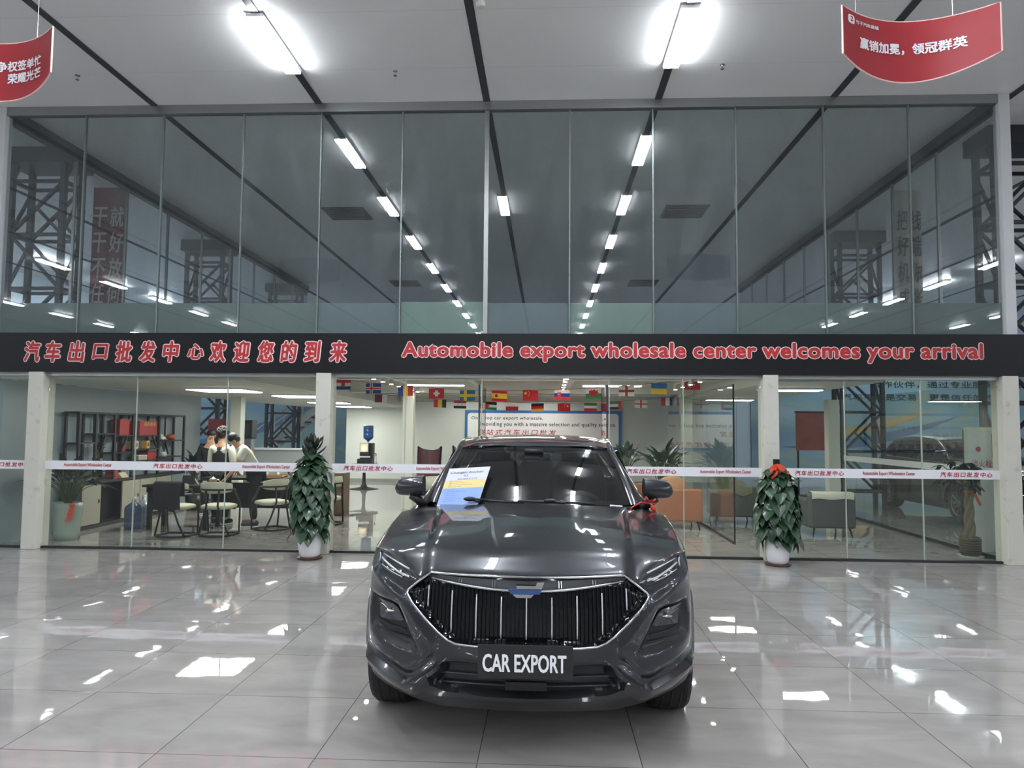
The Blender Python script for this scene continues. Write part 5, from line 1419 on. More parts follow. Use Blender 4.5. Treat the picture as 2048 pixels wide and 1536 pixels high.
shelf_thing('open_book', 'cream open book on the cabinet top below the shelf', 'book', [(-7.25, 12.2, .74), (MB().box((-7.3, 12.12, .741), (-7.19, 12.32, .80), ry(.9)), 'pages', mat('paper_cream', srgb(190, 180, 160), .7)), (MB().box((-7.31, 12.12, .7405), (-7.18, 12.33, .745)), 'cover', M_gift)])
shelf_thing('red_bag', 'small red bag standing on the cabinet top at left of the book', 'bag', [(-7.25, 11.95, .74), (MB().box((-7.32, 11.85, .741), (-7.2, 12.02, .92)), 'bag', M_gift), (MB().tube([(-7.26, 11.89, .92), (-7.26, 11.93, .99), (-7.26, 11.98, .92)], .006, 5), 'handle', M_gift)])

def water_jug(x, y, z0, col, label, name='water_jug', inv=False):
    r = thing(name, label, 'water bottle', (x, y, z0), group='large water bottles')
    p = [(.11, 0), (.134, .012), (.134, .10), (.128, .11), (.134, .12), (.134, .20), (.128, .21), (.134, .22), (.134, .31), (.12, .35), (.05, .40), (.03, .42), (.03, .47), (0, .47)]
    if inv: p = [(a_, .47-b_) for a_, b_ in p[::-1]]
    MB().lathe(p, (x, y, z0), 24).build('bottle', col, r, smooth=True)
    MB().lathe([(.034, .0), (.034, .03), (0, .03)] if not inv else [(0, 0), (.034, 0), (.034, .03)], (x, y, z0+(.465 if not inv else 0)), 14).build('cap', M_wht, r)
M_jug = mat('jug_blue', srgb(84, 98, 132), .25, coat=.3)
water_jug(-6.56, 11.42, 0.0, M_jug, 'blue water bottle standing on the floor by the cabinets')
water_jug(-6.60, 11.78, 0.0, mat('jug_clear', srgb(150, 160, 172), .2, coat=.3), 'clear water bottle on the floor behind the blue one')

M_cream = mat('seat_cream', srgb(198, 192, 172), .6)
M_cf = mat('chair_frame', srgb(40, 39, 38), .4, .2)
def tea_chair(x, y, rot, label):
    r = thing('tea_chair', label, 'chair', (x, y, 0), rot, group='cream chairs in the tea room')
    MB().ell((0, 0, .43), (.245, .235, .045), 24, 10, None, .7).build('seat', M_cream, r, local=True, smooth=True)
    mb = MB(); mb.smooth = True; rows = []
    for i in range(17):
        t = -1.05+2.1*i/16; c = Vector((.255*math.sin(t)*1.0, -.245*math.cos(t)+.02, 0)); n = Vector((math.sin(t), -math.cos(t), 0))
        hh = .085*(1-.35*abs(t/1.05)**3)
        rows.append([c+n*dx_+Vector((0, 0, .72+dz)) for dx_, dz in ((-.02, -hh), (.018, -hh), (.03, 0), (.018, hh), (-.02, hh), (-.03, 0))])
    mb.grid(rows, closed=True); mb.add(rows[0], [(0, 1, 2, 3, 4, 5)]); mb.add(rows[-1], [(5, 4, 3, 2, 1, 0)])
    mb.build('backrest', M_cream, r, local=True)
    MB().tube([(.27*math.sin(t), -.26*math.cos(t)+.015, .69) for t in np.linspace(-1.25, 1.25, 15)]+[(.25, .16, .46)], .016, 6).tube([(-.27*math.sin(1.25), -.26*math.cos(1.25)+.015, .69), (-.25, .16, .46)], .016, 6).build('back_rail', M_cf, r, local=True, smooth=True)
    for s in (-1, 1):
        MB().tube([(s*.25, .16, .46), (s*.245, .17, .2), (s*.235, .18, .018)], .016, 6).build('leg', M_cf, r, local=True, smooth=True)
        MB().tube([(s*.10, -.25, .69), (s*.085, -.255, .45), (s*.16, -.22, .2), (s*.23, -.17, .018)], .016, 6).build('leg', M_cf, r, local=True, smooth=True)
    MB().tube([(s_*.235, y_, .016) for s_, y_ in ((-1, .18), (-1, -.10), (-.8, -.20), (-.4, -.25), (0, -.262), (.4, -.25), (.8, -.20), (1, -.10), (1, .18), (.6, .2), (0, .205), (-.6, .2))], .016, 6, closed=True).tube([(-.25, -.0, .40), (.25, 0, .40)], .014, 6).build('floor_ring', M_cf, r, local=True, smooth=True)
    return r
tea_chair(-5.50, 10.72, -.06, 'cream chair with a black jacket over its back, leftmost at the tea table')
tea_chair(-4.92, 10.86, .02, 'cream chair seen from behind, middle one before the tea table')
tea_chair(-4.38, 11.55, .95, 'cream chair turned sideways, right of the man in a white shirt')
tea_chair(-3.72, 12.3, 1.2, 'cream chair half hidden behind the left potted climber')
# jacket on the first chair
r = thing('jacket', 'black jacket draped over the leftmost cream chair', 'jacket', (-5.50, 10.44, .36))
mb = MB(); mb.smooth = True; rows = []
for i in range(13):
    u = -1+2*i/12; x_ = -5.50+.21*u; yb = 10.435+.035*u*u
    rows.append([(x_*1.0, yb+.055, .60), (x_, yb+.04, .79), (x_, yb-.0, .825), (x_, yb-.045, .79), (x_+.01*math.sin(i*2), yb-.06-.012*math.sin(i*1.7), .62), (x_*1.0+.015*math.sin(i), yb-.05-.02*math.sin(i*2.1), .40+.02*math.sin(i*1.3))])
mb.grid(rows).build('cloth', mat('jacket_black', srgb(22, 23, 26), .8), r)

M_tt = mat('table_dark', srgb(34, 33, 33), .35, .1)
r = thing('tea_table', 'dark low tea table behind the leftmost chairs with a tablet on it', 'table', (-5.75, 11.55, 0))
MB().box((-6.35, 11.25, .665), (-5.25, 11.85, .70)).build('top', M_tt, r, bevel=.006)
for x_ in (-6.25, -5.35):
    for y_ in (11.33, 11.77): MB().box((x_-.03, y_-.03, 0), (x_+.03, y_+.03, .665)).build('leg', M_tt, r)
MB().box((-6.3, 11.3, .58), (-5.3, 11.8, .664)).build('apron', M_tt, r)
r = thing('tablet_computer', 'black tablet leaning on a stand on the low dark tea table', 'tablet', (-5.70, 11.45, .70))
MB().box((-5.80, 11.44, .702), (-5.60, 11.452, .845), rx(-.35)).build('case', M_black, r)
MB().bar((-5.62, 11.46, .81), (-5.60, 11.56, .702), .02).build('stand', M_wht, r)
r = thing('tea_table', 'long dark tea table where the people stand', 'table', (-4.9, 12.75, 0))
MB().box((-5.95, 12.4, .71), (-4.15, 13.15, .75)).build('top', M_tt, r, bevel=.006)
MB().box((-5.8, 12.5, 0), (-5.7, 13.05, .709)).build('leg', M_tt, r); MB().box((-4.35, 12.5, 0), (-4.25, 13.05, .709)).build('leg', M_tt, r)
MB().box((-5.7, 12.74, .2), (-4.35, 12.78, .64)).build('modesty_panel', M_tt, r)
r = thing('tea_tray', 'wooden tea tray on the long dark table beside the man in white', 'tray', (-4.78, 12.55, .75))
MB().box((-5.0, 12.43, .7505), (-4.55, 12.72, .775)).build('base', mat('tray_wood', srgb(150, 112, 76), .5), r)
MB().box((-5.0, 12.43, .775), (-4.55, 12.445, .80)).box((-5.0, 12.705, .775), (-4.55, 12.72, .80)).build('rim', mat('tray_wood', srgb(150, 112, 76)), r)
def cup(x, y, z, label, m=None, rr=.035, h=.06):
    r = thing('tea_cup', label, 'cup', (x, y, z), group='cups on the tea tables')
    MB().lathe([(rr*.6, 0), (rr, h), (rr*.9, h), (rr*.5, .006), (0, .006)], (x, y, z), 14).build('bowl', m or M_potw, r, smooth=True)
cup(-5.42, 11.42, .7005, 'small pale cup at the right of the tablet', mat('cup_green', srgb(170, 190, 175), .3))
cup(-4.86, 12.55, .7755, 'white tea cup at left on the wooden tray'); cup(-4.66, 12.6, .7755, 'white tea cup at right on the wooden tray')
r = thing('tea_pot', 'small glass teapot on the low dark tea table', 'teapot', (-5.38, 11.62, .7005))
MB().lathe([(.04, 0), (.065, .03), (.065, .07), (.04, .1), (0, .1)], (-5.38, 11.62, .7005), 16).build('body', mat('pot_glass', srgb(160, 150, 110), .15, coat=.5), r, smooth=True)
MB().lathe([(.035, .1), (.012, .115), (.012, .13), (0, .13)], (-5.38, 11.62, .7005), 12).build('lid', M_chrome, r)
MB().tube([(-5.32, 11.62, .73), (-5.28, 11.62, .765), (-5.32, 11.62, .785)], .006, 6).build('handle', M_chrome, r)
r = thing('backpack', 'dark backpack on the right end of the long tea table', 'bag', (-4.34, 12.6, .75))
MB().ell((-4.34, 12.64, .88), (.18, .13, .125), 18, 12, None, .75).build('body', mat('bag_black', srgb(26, 26, 30), .7), r, smooth=True)
MB().ell((-4.34, 12.52, .84), (.11, .04, .07), 14, 8, None, .7).build('pocket', mat('bag_pink', srgb(120, 84, 84), .7), r, smooth=True)
MB().tube([(-4.39, 12.62, .99), (-4.34, 12.62, 1.04), (-4.29, 12.62, .99)], .01, 6).build('handle', M_black, r)

# people
M_skin = mat('skin', srgb(196, 150, 124), .55); M_hair = mat('hair_black', srgb(24, 22, 22), .5)
def skin_mesh(name, J, E, m, parent, root=0, sub=2):
    names = list(J); me = bpy.data.meshes.new(name)
    me.from_pydata([J[k][0] for k in names], [(names.index(a), names.index(b)) for a, b in E], [])
    o = bpy.data.objects.new(name, me); COL.objects.link(o); o.parent = parent; me.materials.append(m)
    s = o.modifiers.new('skin', 'SKIN'); s.use_smooth_shade = True; s.branch_smoothing = .3
    if not me.skin_vertices: me.skin_vertices.new() if hasattr(me.skin_vertices, 'new') else None
    for i, k in enumerate(names):
        rr = J[k][1]; me.skin_vertices[0].data[i].radius = rr if isinstance(rr, tuple) else (rr, rr)
        me.skin_vertices[0].data[i].use_root = (i == root)
    b = o.modifiers.new('subsurf', 'SUBSURF'); b.levels = sub; b.render_levels = sub
    return o
def person(x, y, rot, label, pose, shirt, trousers, shoe, hair, curly=False, vest=None, H=1.70):
    """local frame: faces -Y; pose gives joint positions"""
    r = thing('person', label, 'person', (x, y, 0), rot, group='people at the tea table')
    k = H/1.70; P = {n: Vector(v)*k for n, v in pose.items()}
    V = lambda n: P[n]
    J, E = {}, []
    def j(n, p, rad): J[n] = (tuple(p), rad)
    j('pelvis', V('pelvis'), (.14*k, .10*k)); j('waist', V('pelvis').lerp(V('chest'), .45), (.125*k, .09*k)); j('chest', V('chest'), (.15*k, .105*k)); j('neckbase', V('neck'), (.065*k, .06*k)); 
    hd = (V('head')-V('neck')).normalized()
    j('neck', V('neck')+hd*.06*k, .05*k); j('skull', V('head'), (.072*k, .085*k)); j('crown', V('head')+hd*.07*k, (.065*k, .075*k))
    fd = V('face').normalized(); j('jaw', V('head')-hd*.05*k+fd*.035*k, .05*k)
    E += [('pelvis', 'waist'), ('waist', 'chest'), ('chest', 'neckbase'), ('neckbase', 'neck'), ('neck', 'skull'), ('skull', 'crown'), ('neck', 'jaw')]
    for s in ('L', 'R'):
        j('sh'+s, V('sh'+s), .062*k); j('el'+s, V('el'+s), .042*k); j('wr'+s, V('wr'+s), .028*k)
        E += [('chest', 'sh'+s), ('sh'+s, 'el'+s), ('el'+s, 'wr'+s)]
        hv = (V('wr'+s)-V('el'+s)).normalized(); side = hv.cross(Vector((0, 0, 1)) if abs(hv.z) < .9 else Vector((0, 1, 0))).normalized(); pn = side.cross(hv)
        j('pa'+s, V('wr'+s)+hv*.055*k, (.034*k, .018*k)); E.append(('wr'+s, 'pa'+s))
        for q, (off, ln) in enumerate(((-.030, .075), (-.010, .085), (.010, .08), (.028, .062))):
            b = V('wr'+s)+hv*.095*k+side*off*k; t = b+hv*ln*.55*k+pn*.012*k; t2 = t+hv*ln*.4*k+pn*.03*k
            j('fa%d' % q+s, b, .0095*k); j('fb%d' % q+s, t, .009*k); j('fc%d' % q+s, t2, .0075*k)
            E += [('pa'+s, 'fa%d' % q+s), ('fa%d' % q+s, 'fb%d' % q+s), ('fb%d' % q+s, 'fc%d' % q+s)]
        tb = V('wr'+s)+hv*.035*k-side*.035*k; j('ta'+s, tb, .011*k); j('tb'+s, tb+hv*.035*k-side*.025*k, .010*k); j('tc'+s, tb+hv*.062*k-side*.03*k, .008*k)
        E += [('wr'+s, 'ta'+s), ('ta'+s, 'tb'+s), ('tb'+s, 'tc'+s)]
        j('hp'+s, V('hp'+s), .085*k); j('kn'+s, V('kn'+s), .055*k); j('an'+s, V('an'+s), .035*k)
        tf = V('toe'+s); j('ft'+s, tf, (.038*k, .028*k))
        E += [('pelvis', 'hp'+s), ('hp'+s, 'kn'+s), ('kn'+s, 'an'+s), ('an'+s, 'ft'+s)]
    skin_mesh('body', J, E, M_skin, r)
    # clothing follows the same joints, a little fuller
    T, TE = {}, []
    T['pelvis'] = (tuple(V('pelvis')+Vector((0, 0, -.02))), (.165*k, .125*k)); T['waist'] = (J['waist'][0], (.155*k, .118*k)); T['chest'] = (J['chest'][0], (.175*k, .13*k)); T['neckbase'] = (tuple(V('neck')-hd*.0), (.072*k, .068*k))
    TE = [('pelvis', 'waist'), ('waist', 'chest'), ('chest', 'neckbase')]
    for s in ('L', 'R'):
        T['sh'+s] = (tuple(V('sh'+s)), .08*k); e = V('sh'+s).lerp(V('el'+s), .72 if shirt[1] == 'short' else 1.0)
        T['el'+s] = (tuple(e), .066*k if shirt[1] == 'short' else .056*k); TE += [('chest', 'sh'+s), ('sh'+s, 'el'+s)]
        if shirt[1] == 'long': T['wr'+s] = (tuple(V('el'+s).lerp(V('wr'+s), .92)), .042*k); TE.append(('el'+s, 'wr'+s))
    if vest:
        for q in ('pelvis', 'waist', 'chest'): T[q] = (T[q][0], tuple(.90*c for c in T[q][1]))
    skin_mesh('shirt', T, TE, shirt[0], r)
    if vest:
        T2 = {q: (T[q][0], tuple((1.34 if q != 'neckbase' else 1.25)*c for c in T[q][1])) for q in ('pelvis', 'waist', 'chest', 'neckbase')}
        for s in ('L', 'R'): T2['sh'+s] = (tuple(V('chest').lerp(V('sh'+s), .88)), .112*k)
        skin_mesh('vest', T2, [('pelvis', 'waist'), ('waist', 'chest'), ('chest', 'neckbase'), ('chest', 'shL'), ('chest', 'shR')], vest, r)
    L, LE = {'pelvis': (tuple(V('pelvis')+Vector((0, 0, .02))), (.158*k, .118*k))}, []
    for s in ('L', 'R'):
        L['hp'+s] = (tuple(V('hp'+s)), .10*k); L['kn'+s] = (tuple(V('kn'+s)), .072*k); L['an'+s] = (tuple(V('an'+s)+Vector((0, 0, .03))), .058*k)
        LE += [('pelvis', 'hp'+s), ('hp'+s, 'kn'+s), ('kn'+s, 'an'+s)]
    skin_mesh('trousers', L, LE, trousers, r)
    for s in ('L', 'R'):
        a_, t_ = V('an'+s), V('toe'+s); dr = Vector((t_.x-a_.x, t_.y-a_.y, 0)).normalized(); ang = math.atan2(dr.y, dr.x)
        c_ = Vector((a_.x, a_.y, 0))+dr*.065*k
        so = MB().ell((c_.x, c_.y, .048), (.14*k, .05*k, .048), 18, 10, rz(ang), .8).build('shoe', shoe, r, local=True, smooth=True)
        MB().ell((c_.x, c_.y, .014), (.145*k, .053*k, .014), 18, 6, rz(ang), .6).build('sole', M_wht, so, local=True, smooth=True)
    # head details
    hc = V('head'); q_ = Vector((0, -1, 0)).rotation_difference(fd).to_matrix(); qq = q_
    sd_ = fd.cross(hd).normalized()
    fm = MB(); fm.smooth = True
    fm.ell(hc+fd*.095*k-hd*.012*k, (.013*k, .02*k, .024*k), 8, 6, qq)
    for s in (-1, 1): fm.ell(hc+sd_*s*.078*k-hd*.008*k, (.01*k, .02*k, .032*k), 8, 6, qq)
    fm.build('nose_and_ears', M_skin, r, local=True)
    em = MB()
    for s in (-1, 1): em.ell(hc+sd_*s*.033*k+fd*.080*k+hd*.018*k, (.014*k, .008*k, .007*k), 8, 6, qq)
    em.build('eyes', M_black, r, local=True, smooth=True)
    MB().ell(hc+fd*.082*k-hd*.052*k, (.024*k, .008*k, .006*k), 8, 6, qq).build('mouth', mat('lips', srgb(150, 90, 84), .5), r, local=True, smooth=True)
    hm = MB(); hm.smooth = True; rd = random.Random(len(label))
    hm.ell(hc+hd*.055*k-fd*.018*k, (.086*k, .092*k, .085*k), 18, 12)
    hm.ell(hc-fd*.04*k+hd*.005*k, (.082*k, .07*k, .075*k), 16, 10)
    if curly:
        for i in range(90):
            t = rd.uniform(0, 6.283); u = rd.uniform(-.15, 1); w = math.sqrt(max(0, 1-u*u)); p = hc+hd*.05*k-fd*.02*k+Vector((math.cos(t)*w, math.sin(t)*w, u))*.1*k
            if (p-hc).dot(fd) > .05*k and (p-hc).dot(hd) < .06*k: continue
            hm.ell(p, (.024*k,)*3, 6, 5)
    hm.build('hair', hair, r, local=True)
    return r
STAND = dict(pelvis=(0, 0, .93), chest=(0, .01, 1.24), neck=(0, .02, 1.42), head=(0, 0, 1.575), face=(0, -1, -.1), shL=(.185, .02, 1.36), shR=(-.185, .02, 1.36), elL=(.23, .02, 1.08), elR=(-.23, .02, 1.08), wrL=(.20, -.16, .93), wrR=(-.20, -.16, .93), hpL=(.09, 0, .87), hpR=(-.09, 0, .87), knL=(.10, -.02, .47), knR=(-.10, -.02, .47), anL=(.10, .02, .08), anR=(-.10, .02, .08), toeL=(.11, -.12, .035), toeR=(-.11, -.12, .035))
BEND = dict(STAND); BEND.update(pelvis=(0, .05, .90), chest=(0, -.12, 1.18), neck=(0, -.25, 1.33), head=(0, -.33, 1.43), face=(0, -.75, -.75), shL=(.185, -.17, 1.29), shR=(-.185, -.17, 1.29), elL=(.22, -.26, 1.02), elR=(-.22, -.26, 1.02), wrL=(.15, -.42, .83), wrR=(-.15, -.42, .83), hpL=(.09, .04, .85), hpR=(-.09, .04, .85))
M_wtee = mat('white_cotton', srgb(216, 214, 204), .8); M_navy = mat('dark_navy_cloth', srgb(26, 28, 36), .8); M_trou = mat('black_trousers', srgb(20, 20, 22), .8)
person(-4.80, 11.85, math.radians(-70), 'person in a white t-shirt and black trousers bending over the tea table', BEND, (M_wtee, 'short'), M_trou, mat('shoe_black', srgb(24, 24, 26), .5), M_hair, H=1.66)
person(-5.42, 12.02, math.radians(170), 'curly-haired person in a dark vest over white sleeves, seen from behind', STAND, (M_wtee, 'long'), M_trou, mat('shoe_black', srgb(24, 24, 26)), mat('hair_brown', srgb(40, 30, 26), .6), curly=True, vest=M_navy, H=1.60)
person(-6.32, 13.5, math.radians(15), 'person in dark clothes facing the glass, left of the curly-haired person', STAND, (M_navy, 'long'), M_trou, mat('shoe_black', srgb(24, 24, 26)), M_hair, H=1.56)

# things at the back of the tea room
r = thing('service_kiosk', 'black self-service kiosk with a screen head behind the bending man', 'kiosk', (-6.85, 16.4, 0))
MB().box((-7.0, 16.3, 0), (-6.70, 16.5, 1.35)).build('pedestal', mat('kiosk_grey', srgb(120, 122, 124), .4), r, bevel=.01)
h_ = MB().box((-7.04, 16.24, 1.36), (-6.66, 16.54, 1.78)).build('head', M_black, r, bevel=.02)
MB().box((-7.0, 16.225, 1.42), (-6.70, 16.2395, 1.70)).build('screen', mat('kiosk_screen', srgb(60, 62, 66), .1), h_)
r = thing('display_board', 'dark red display board on a stand behind the people at left', 'display board', (-7.35, 16.0, 0))
MB().box((-7.55, 15.98, 1.40), (-7.15, 16.0, 1.80)).build('panel', mat('board_red', srgb(128, 38, 42), .5), r)
MB().box((-7.37, 16.0, 0.0), (-7.33, 16.03, 1.75)).box((-7.5, 15.9, 0), (-7.2, 16.1, .02)).build('stand', M_dark, r)
r = thing('reception_counter', 'long pale counter at the far left under the blue wall graphic', 'counter', (-6.9, 19.2, 0))
MB().box((-7.9, 18.9, .0), (-5.9, 19.4, 1.03)).build('front', mat('counter_grey', srgb(170, 174, 172), .4), r)
MB().box((-7.95, 18.85, 1.03), (-5.85, 19.45, 1.07)).build('top', M_wht, r)
r = thing('staircase', 'grey staircase with handrails climbing to the right at far left', 'stairs', (-7.9, 22.6, 0))
s0, s1 = Vector((-9.0, 22.2, .75)), Vector((-6.9, 22.2, 2.35))
for q in (0, .8):
    MB().bar(s0+Vector((0, q, 0)), s1+Vector((0, q, 0)), .04, .2).build('stringer', mat('stair_white', srgb(180, 186, 190), .5), r)
    mb = MB().bar(s0+Vector((0, q, .75)), s1+Vector((0, q, .75)), .04)
    for k in range(8): mb.bar(s0.lerp(s1, k/7)+Vector((0, q, .1)), s0.lerp(s1, k/7)+Vector((0, q, .75)), .025)
    mb.build('handrail', mat('stair_white', srgb(180, 186, 190)), r)
mb = MB()
for k in range(10): c_ = s0.lerp(s1, (k+.5)/10); mb.box((c_.x-.13, 22.22, c_.z-.01), (c_.x+.13, 22.98, c_.z+.02))
mb.build('steps', M_dark, r)
MB().box((-9.05, 22.18, 0), (-8.95, 22.26, .76)).box((-6.95, 22.18, 0), (-6.85, 22.26, 2.4)).box((-9.05, 22.96, 0), (-8.95, 23.04, .76)).box((-6.95, 22.96, 0), (-6.85, 23.04, 2.4)).build('post', M_dark, r)

# drinks stand with lit machine
r = thing('pedestal_table', 'black tulip pedestal table under the drinks machine', 'table', (-4.87, 19.4, 0))
MB().lathe([(.40, 0), (.34, .012), (.10, .05), (.05, .15), (.04, .4), (.06, .62), (.10, .64)], (-4.87, 19.4, 0), 28).build('foot', M_black, r, smooth=True)
MB().lathe([(.0, .64), (.38, .64), (.38, .67), (0, .67)], (-4.87, 19.4, 0), 32).build('top', M_black, r)
r = thing('drinks_machine', 'black drinks machine with a lit screen on the pedestal table', 'coffee machine', (-4.85, 19.4, .67))
MB().box((-5.03, 19.25, .672), (-4.65, 19.6, .80)).box((-5.0, 19.4, .80), (-4.65, 19.62, 1.22)).box((-4.97, 19.28, .9), (-4.72, 19.4, 1.22)).build('body', M_black, r)
MB().box((-4.96, 19.27, .985), (-4.74, 19.28, 1.215)).build('screen_frame', M_wht, r)
sc_ = MB().box((-4.945, 19.264, 1.0), (-4.755, 19.27, 1.20)).build('screen', lamp('screen_warm', (1.0, .72, .40), 0.16), r)
MB().lathe([(.075, 0), (.075, .004)], (-4.85, 19.2635, 1.09), 20, 'y').build('screen_picture', lamp('screen_cream', (1.0, .86, .62), 0.22), sc_)
mb = MB()
for k in range(4): mb.ell((-4.94+.06*k, 19.247, .86), (.014, .005, .014), 8, 6)
mb.box((-5.02, 19.24, .84), (-4.68, 19.2495, .88))
mb.build('buttons', M_wht, r)
water_jug(-4.80, 19.5, 1.221, mat('jug_deep_blue', srgb(50, 92, 160), .2, coat=.3), 'blue water bottle upturned on the drinks machine', inv=True)
r = thing('spray_bottle', 'pale bottle with dark pump at the right edge of the pedestal table', 'bottle', (-4.56, 19.4, .67))
MB().lathe([(.03, 0), (.035, .02), (.035, .14), (.015, .18), (.015, .2)], (-4.56, 19.4, .671), 14).build('body', M_wht, r, smooth=True)
MB().tube([(-4.56, 19.4, .87), (-4.56, 19.4, .94), (-4.61, 19.4, .94)], .012, 6).build('pump', M_black, r)
o = thing('brown_cabinet', 'narrow brown cabinet behind the left potted climber', 'cabinet', (-3.86, 13.6, 0))
MB().box((-3.97, 13.45, .0), (-3.75, 13.85, .78)).build('carcass', mat('walnut', srgb(112, 92, 84), .5), o)
MB().box((-3.965, 13.435, .02), (-3.755, 13.449, .42)).build('drawer_front', mat('walnut_light', srgb(126, 106, 96), .5), o)
MB().tube([(-3.86+.05*math.cos(t), 13.425, .56+.05*math.sin(t)) for t in np.linspace(0, 6.28, 16)], .006, 6).build('ring', M_chrome, o)

# ------------------------------------------------------------------ easy chairs
def wing_chair(x, y, rot, m, label):
    r = thing('wing_chair', label, 'armchair', (x, y, 0), rot, group='high-backed chairs left of the car')
    mb = MB(); mb.smooth = True; rows = []
    for i in range(15):
        u = -1+2*i/14; t = u*1.2; rr = .33
        rows.append([(rr*math.sin(t)*(1+.06*v), -rr*math.cos(t)*(.9)+.10-.08*v, .36+v*(.72+.10*abs(u)**2)) for v in np.linspace(0, 1, 9)])
    mb.grid(rows); mb.grid([[(p[0]*.86, p[1]*.86+.03, p[2]) for p in q] for q in rows])
    mb.grid([[q[-1], (q[-1][0]*.86, q[-1][1]*.86+.03, q[-1][2])] for q in rows])
    mb.build('shell', m, r, local=True)
    MB().ell((0, .06, .42), (.29, .28, .09), 20, 10, None, .7).build('cushion', m, r, local=True, smooth=True)
    for sx in (-1, 1):
        for sy in (-1, 1): MB().tube([(sx*.14, .05+sy*.14, .36), (sx*.24, .05+sy*.24, .008)], .014, 6).build('leg', M_chrome, r, local=True)
wing_chair(-2.95, 18.2, math.radians(170), mat('burgundy_leather', srgb(98, 46, 54), .35, coat=.2), 'burgundy high-backed chair left of the car')
wing_chair(-2.15, 19.2, math.radians(200), mat('tan_leather', srgb(150, 88, 66), .4, coat=.2), 'tan high-backed chair half hidden by the car pillar')
r = thing('ottoman', 'cream round ottoman before the burgundy chair', 'ottoman', (-2.62, 17.2, 0))
MB().ell((-2.62, 17.2, .33), (.36, .36, .17), 24, 12, None, .6).build('cushion', mat('cream_fabric', srgb(206, 204, 190), .7), r, smooth=True)
MB().lathe([(.26, .0), (.26, .17)], (-2.62, 17.2, 0), 20).build('plinth', M_dark, r)

def armchair(x, y, rot, w, m, label, legs=.13):
    """low square armchair, its back towards -Y"""
    r = thing('armchair', label, 'armchair', (x, y, 0), rot, group='low square armchairs')
    h = w/2; d = .36
    MB().box((-h, -d, legs), (h, -d+.16, .66)).build('backrest', m, r, local=True, bevel=.03)
    for s in (-1, 1): MB().box((s*h-(.15 if s > 0 else 0), -d+.162, legs), (s*h+(.15 if s < 0 else 0), d, .56)).build('arm', m, r, local=True, bevel=.03)
    MB().box((-h+.152, -d+.162, legs), (h-.152, d, .30)).build('base', m, r, local=True, bevel=.01)
    MB().box((-h+.155, -d+.165, .302), (h-.155, d-.01, .44)).build('seat_cushion', m, r, local=True, bevel=.04)
    for sx in (-1, 1):
        for sy in (-1, 1): MB().tube([(sx*(h-.08), sy*(d-.06), legs), (sx*(h-.05), sy*(d-.03), 0)], [.018, .010], 8).build('leg', M_satin, r, local=True)
    return r
M_or = mat('orange_leather', srgb(172, 112, 82), .45, coat=.15, var=.08); M_gy = mat('grey_upholstery', srgb(86, 88, 88), .6, var=.08)
armchair(2.17, 12.55, 0.0, .78, M_or, 'orange leather armchair seen from behind, right of the car mirror')
armchair(1.50, 13.6, .5, .74, M_or, 'orange leather armchair farther in, beside the car windscreen')
armchair(3.30, 13.3, -.05, .78, M_gy, 'grey armchair behind the inner glass, left of the third pillar')
armchair(4.42, 11.95, 0.0, .70, M_gy, 'grey armchair right of the potted climber with bow')
r = thing('cushion', 'tan cushion standing on the orange armchair by the car mirror', 'cushion', (2.1, 12.5, .44))
MB().ell((2.1, 12.42, .66), (.23, .07, .2), 18, 12, None, .75).build('pad', mat('tan_cushion', srgb(196, 146, 108), .6), r, smooth=True)
MB().ell((2.1, 12.42, .66), (.237, .012, .207), 20, 8, None, .75).build('piping', mat('tan_piping', srgb(160, 112, 80), .6), r, smooth=True)
r = thing('jacket', 'olive jacket thrown over the grey armchair behind the inner glass', 'jacket', (3.25, 13.1, .60))
mb = MB(); mb.smooth = True; rd = random.Random(3); rows = []
for i in range(15):
    u = -1+2*i/14; x_ = 3.2+.36*u; hz = .84-.10*u-.12*abs(u)**2
    rows.append([(x_, 12.92+.01*math.sin(i*2.2), .52+.03*math.sin(i)), (x_, 12.915+.012*math.sin(i*1.6), .66), (x_, 12.94, hz-.02+.015*math.sin(i*2.6)), (x_, 13.02, hz+.01*math.sin(i*3.1)), (x_, 13.12, hz-.05), (x_, 13.16, .62)])
mb.grid(rows).build('cloth', mat('olive_cloth', srgb(120, 122, 100), .8, var=.1), r)
r = thing('cream_throw', 'pale throw folded over the back of the rightmost grey armchair', 'blanket', (4.42, 11.62, .63))
mb = MB(); mb.smooth = True
mb.grid([[(4.10+.64*i/10, 11.583, .58+.01*math.sin(i)), (4.10+.64*i/10, 11.58, .66), (4.10+.64*i/10, 11.60, .685), (4.10+.64*i/10, 11.72, .69), (4.10+.64*i/10, 11.765, .665), (4.10+.64*i/10, 11.765, .6)] for i in range(11)])
mb.build('cloth', mat('cream_fabric', srgb(206, 204, 190)), r)

# ------------------------------------------------------------------ beyond the right side glass
r = thing('hydrant_cabinet', 'white fire hydrant cabinet with red lettering at the right end', 'fire cabinet', (5.98, 10.42, 0))
MB().box((5.775, 10.36, .0), (6.19, 10.44, 1.68)).build('door', mat('cabinet_white', srgb(214, 212, 208), .4), r, bevel=.004)
MB().box((5.775, 10.441, 0), (6.19, 10.47, 1.68)).box((6.192, 10.36, .0), (6.205, 10.47, 1.66)).build('carcass', mat('cabinet_red', srgb(118, 36, 40), .5), r)
MB().box((5.77, 10.35, 1.66), (6.20, 10.445, 1.70)).build('top_rim', mat('cream_rim', srgb(226, 218, 190), .4), r)
MB().text('消火栓', (5.96, 10.357, 1.20), width=.28, height=.105, offset=.006).build('lettering', mat('cabinet_lettering', srgb(190, 70, 60), .5), r)
MB().text('119', (5.96, 10.357, 1.07), width=.12, height=.05, offset=.01).build('lettering', mat('cabinet_lettering', srgb(190, 70, 60)), r)
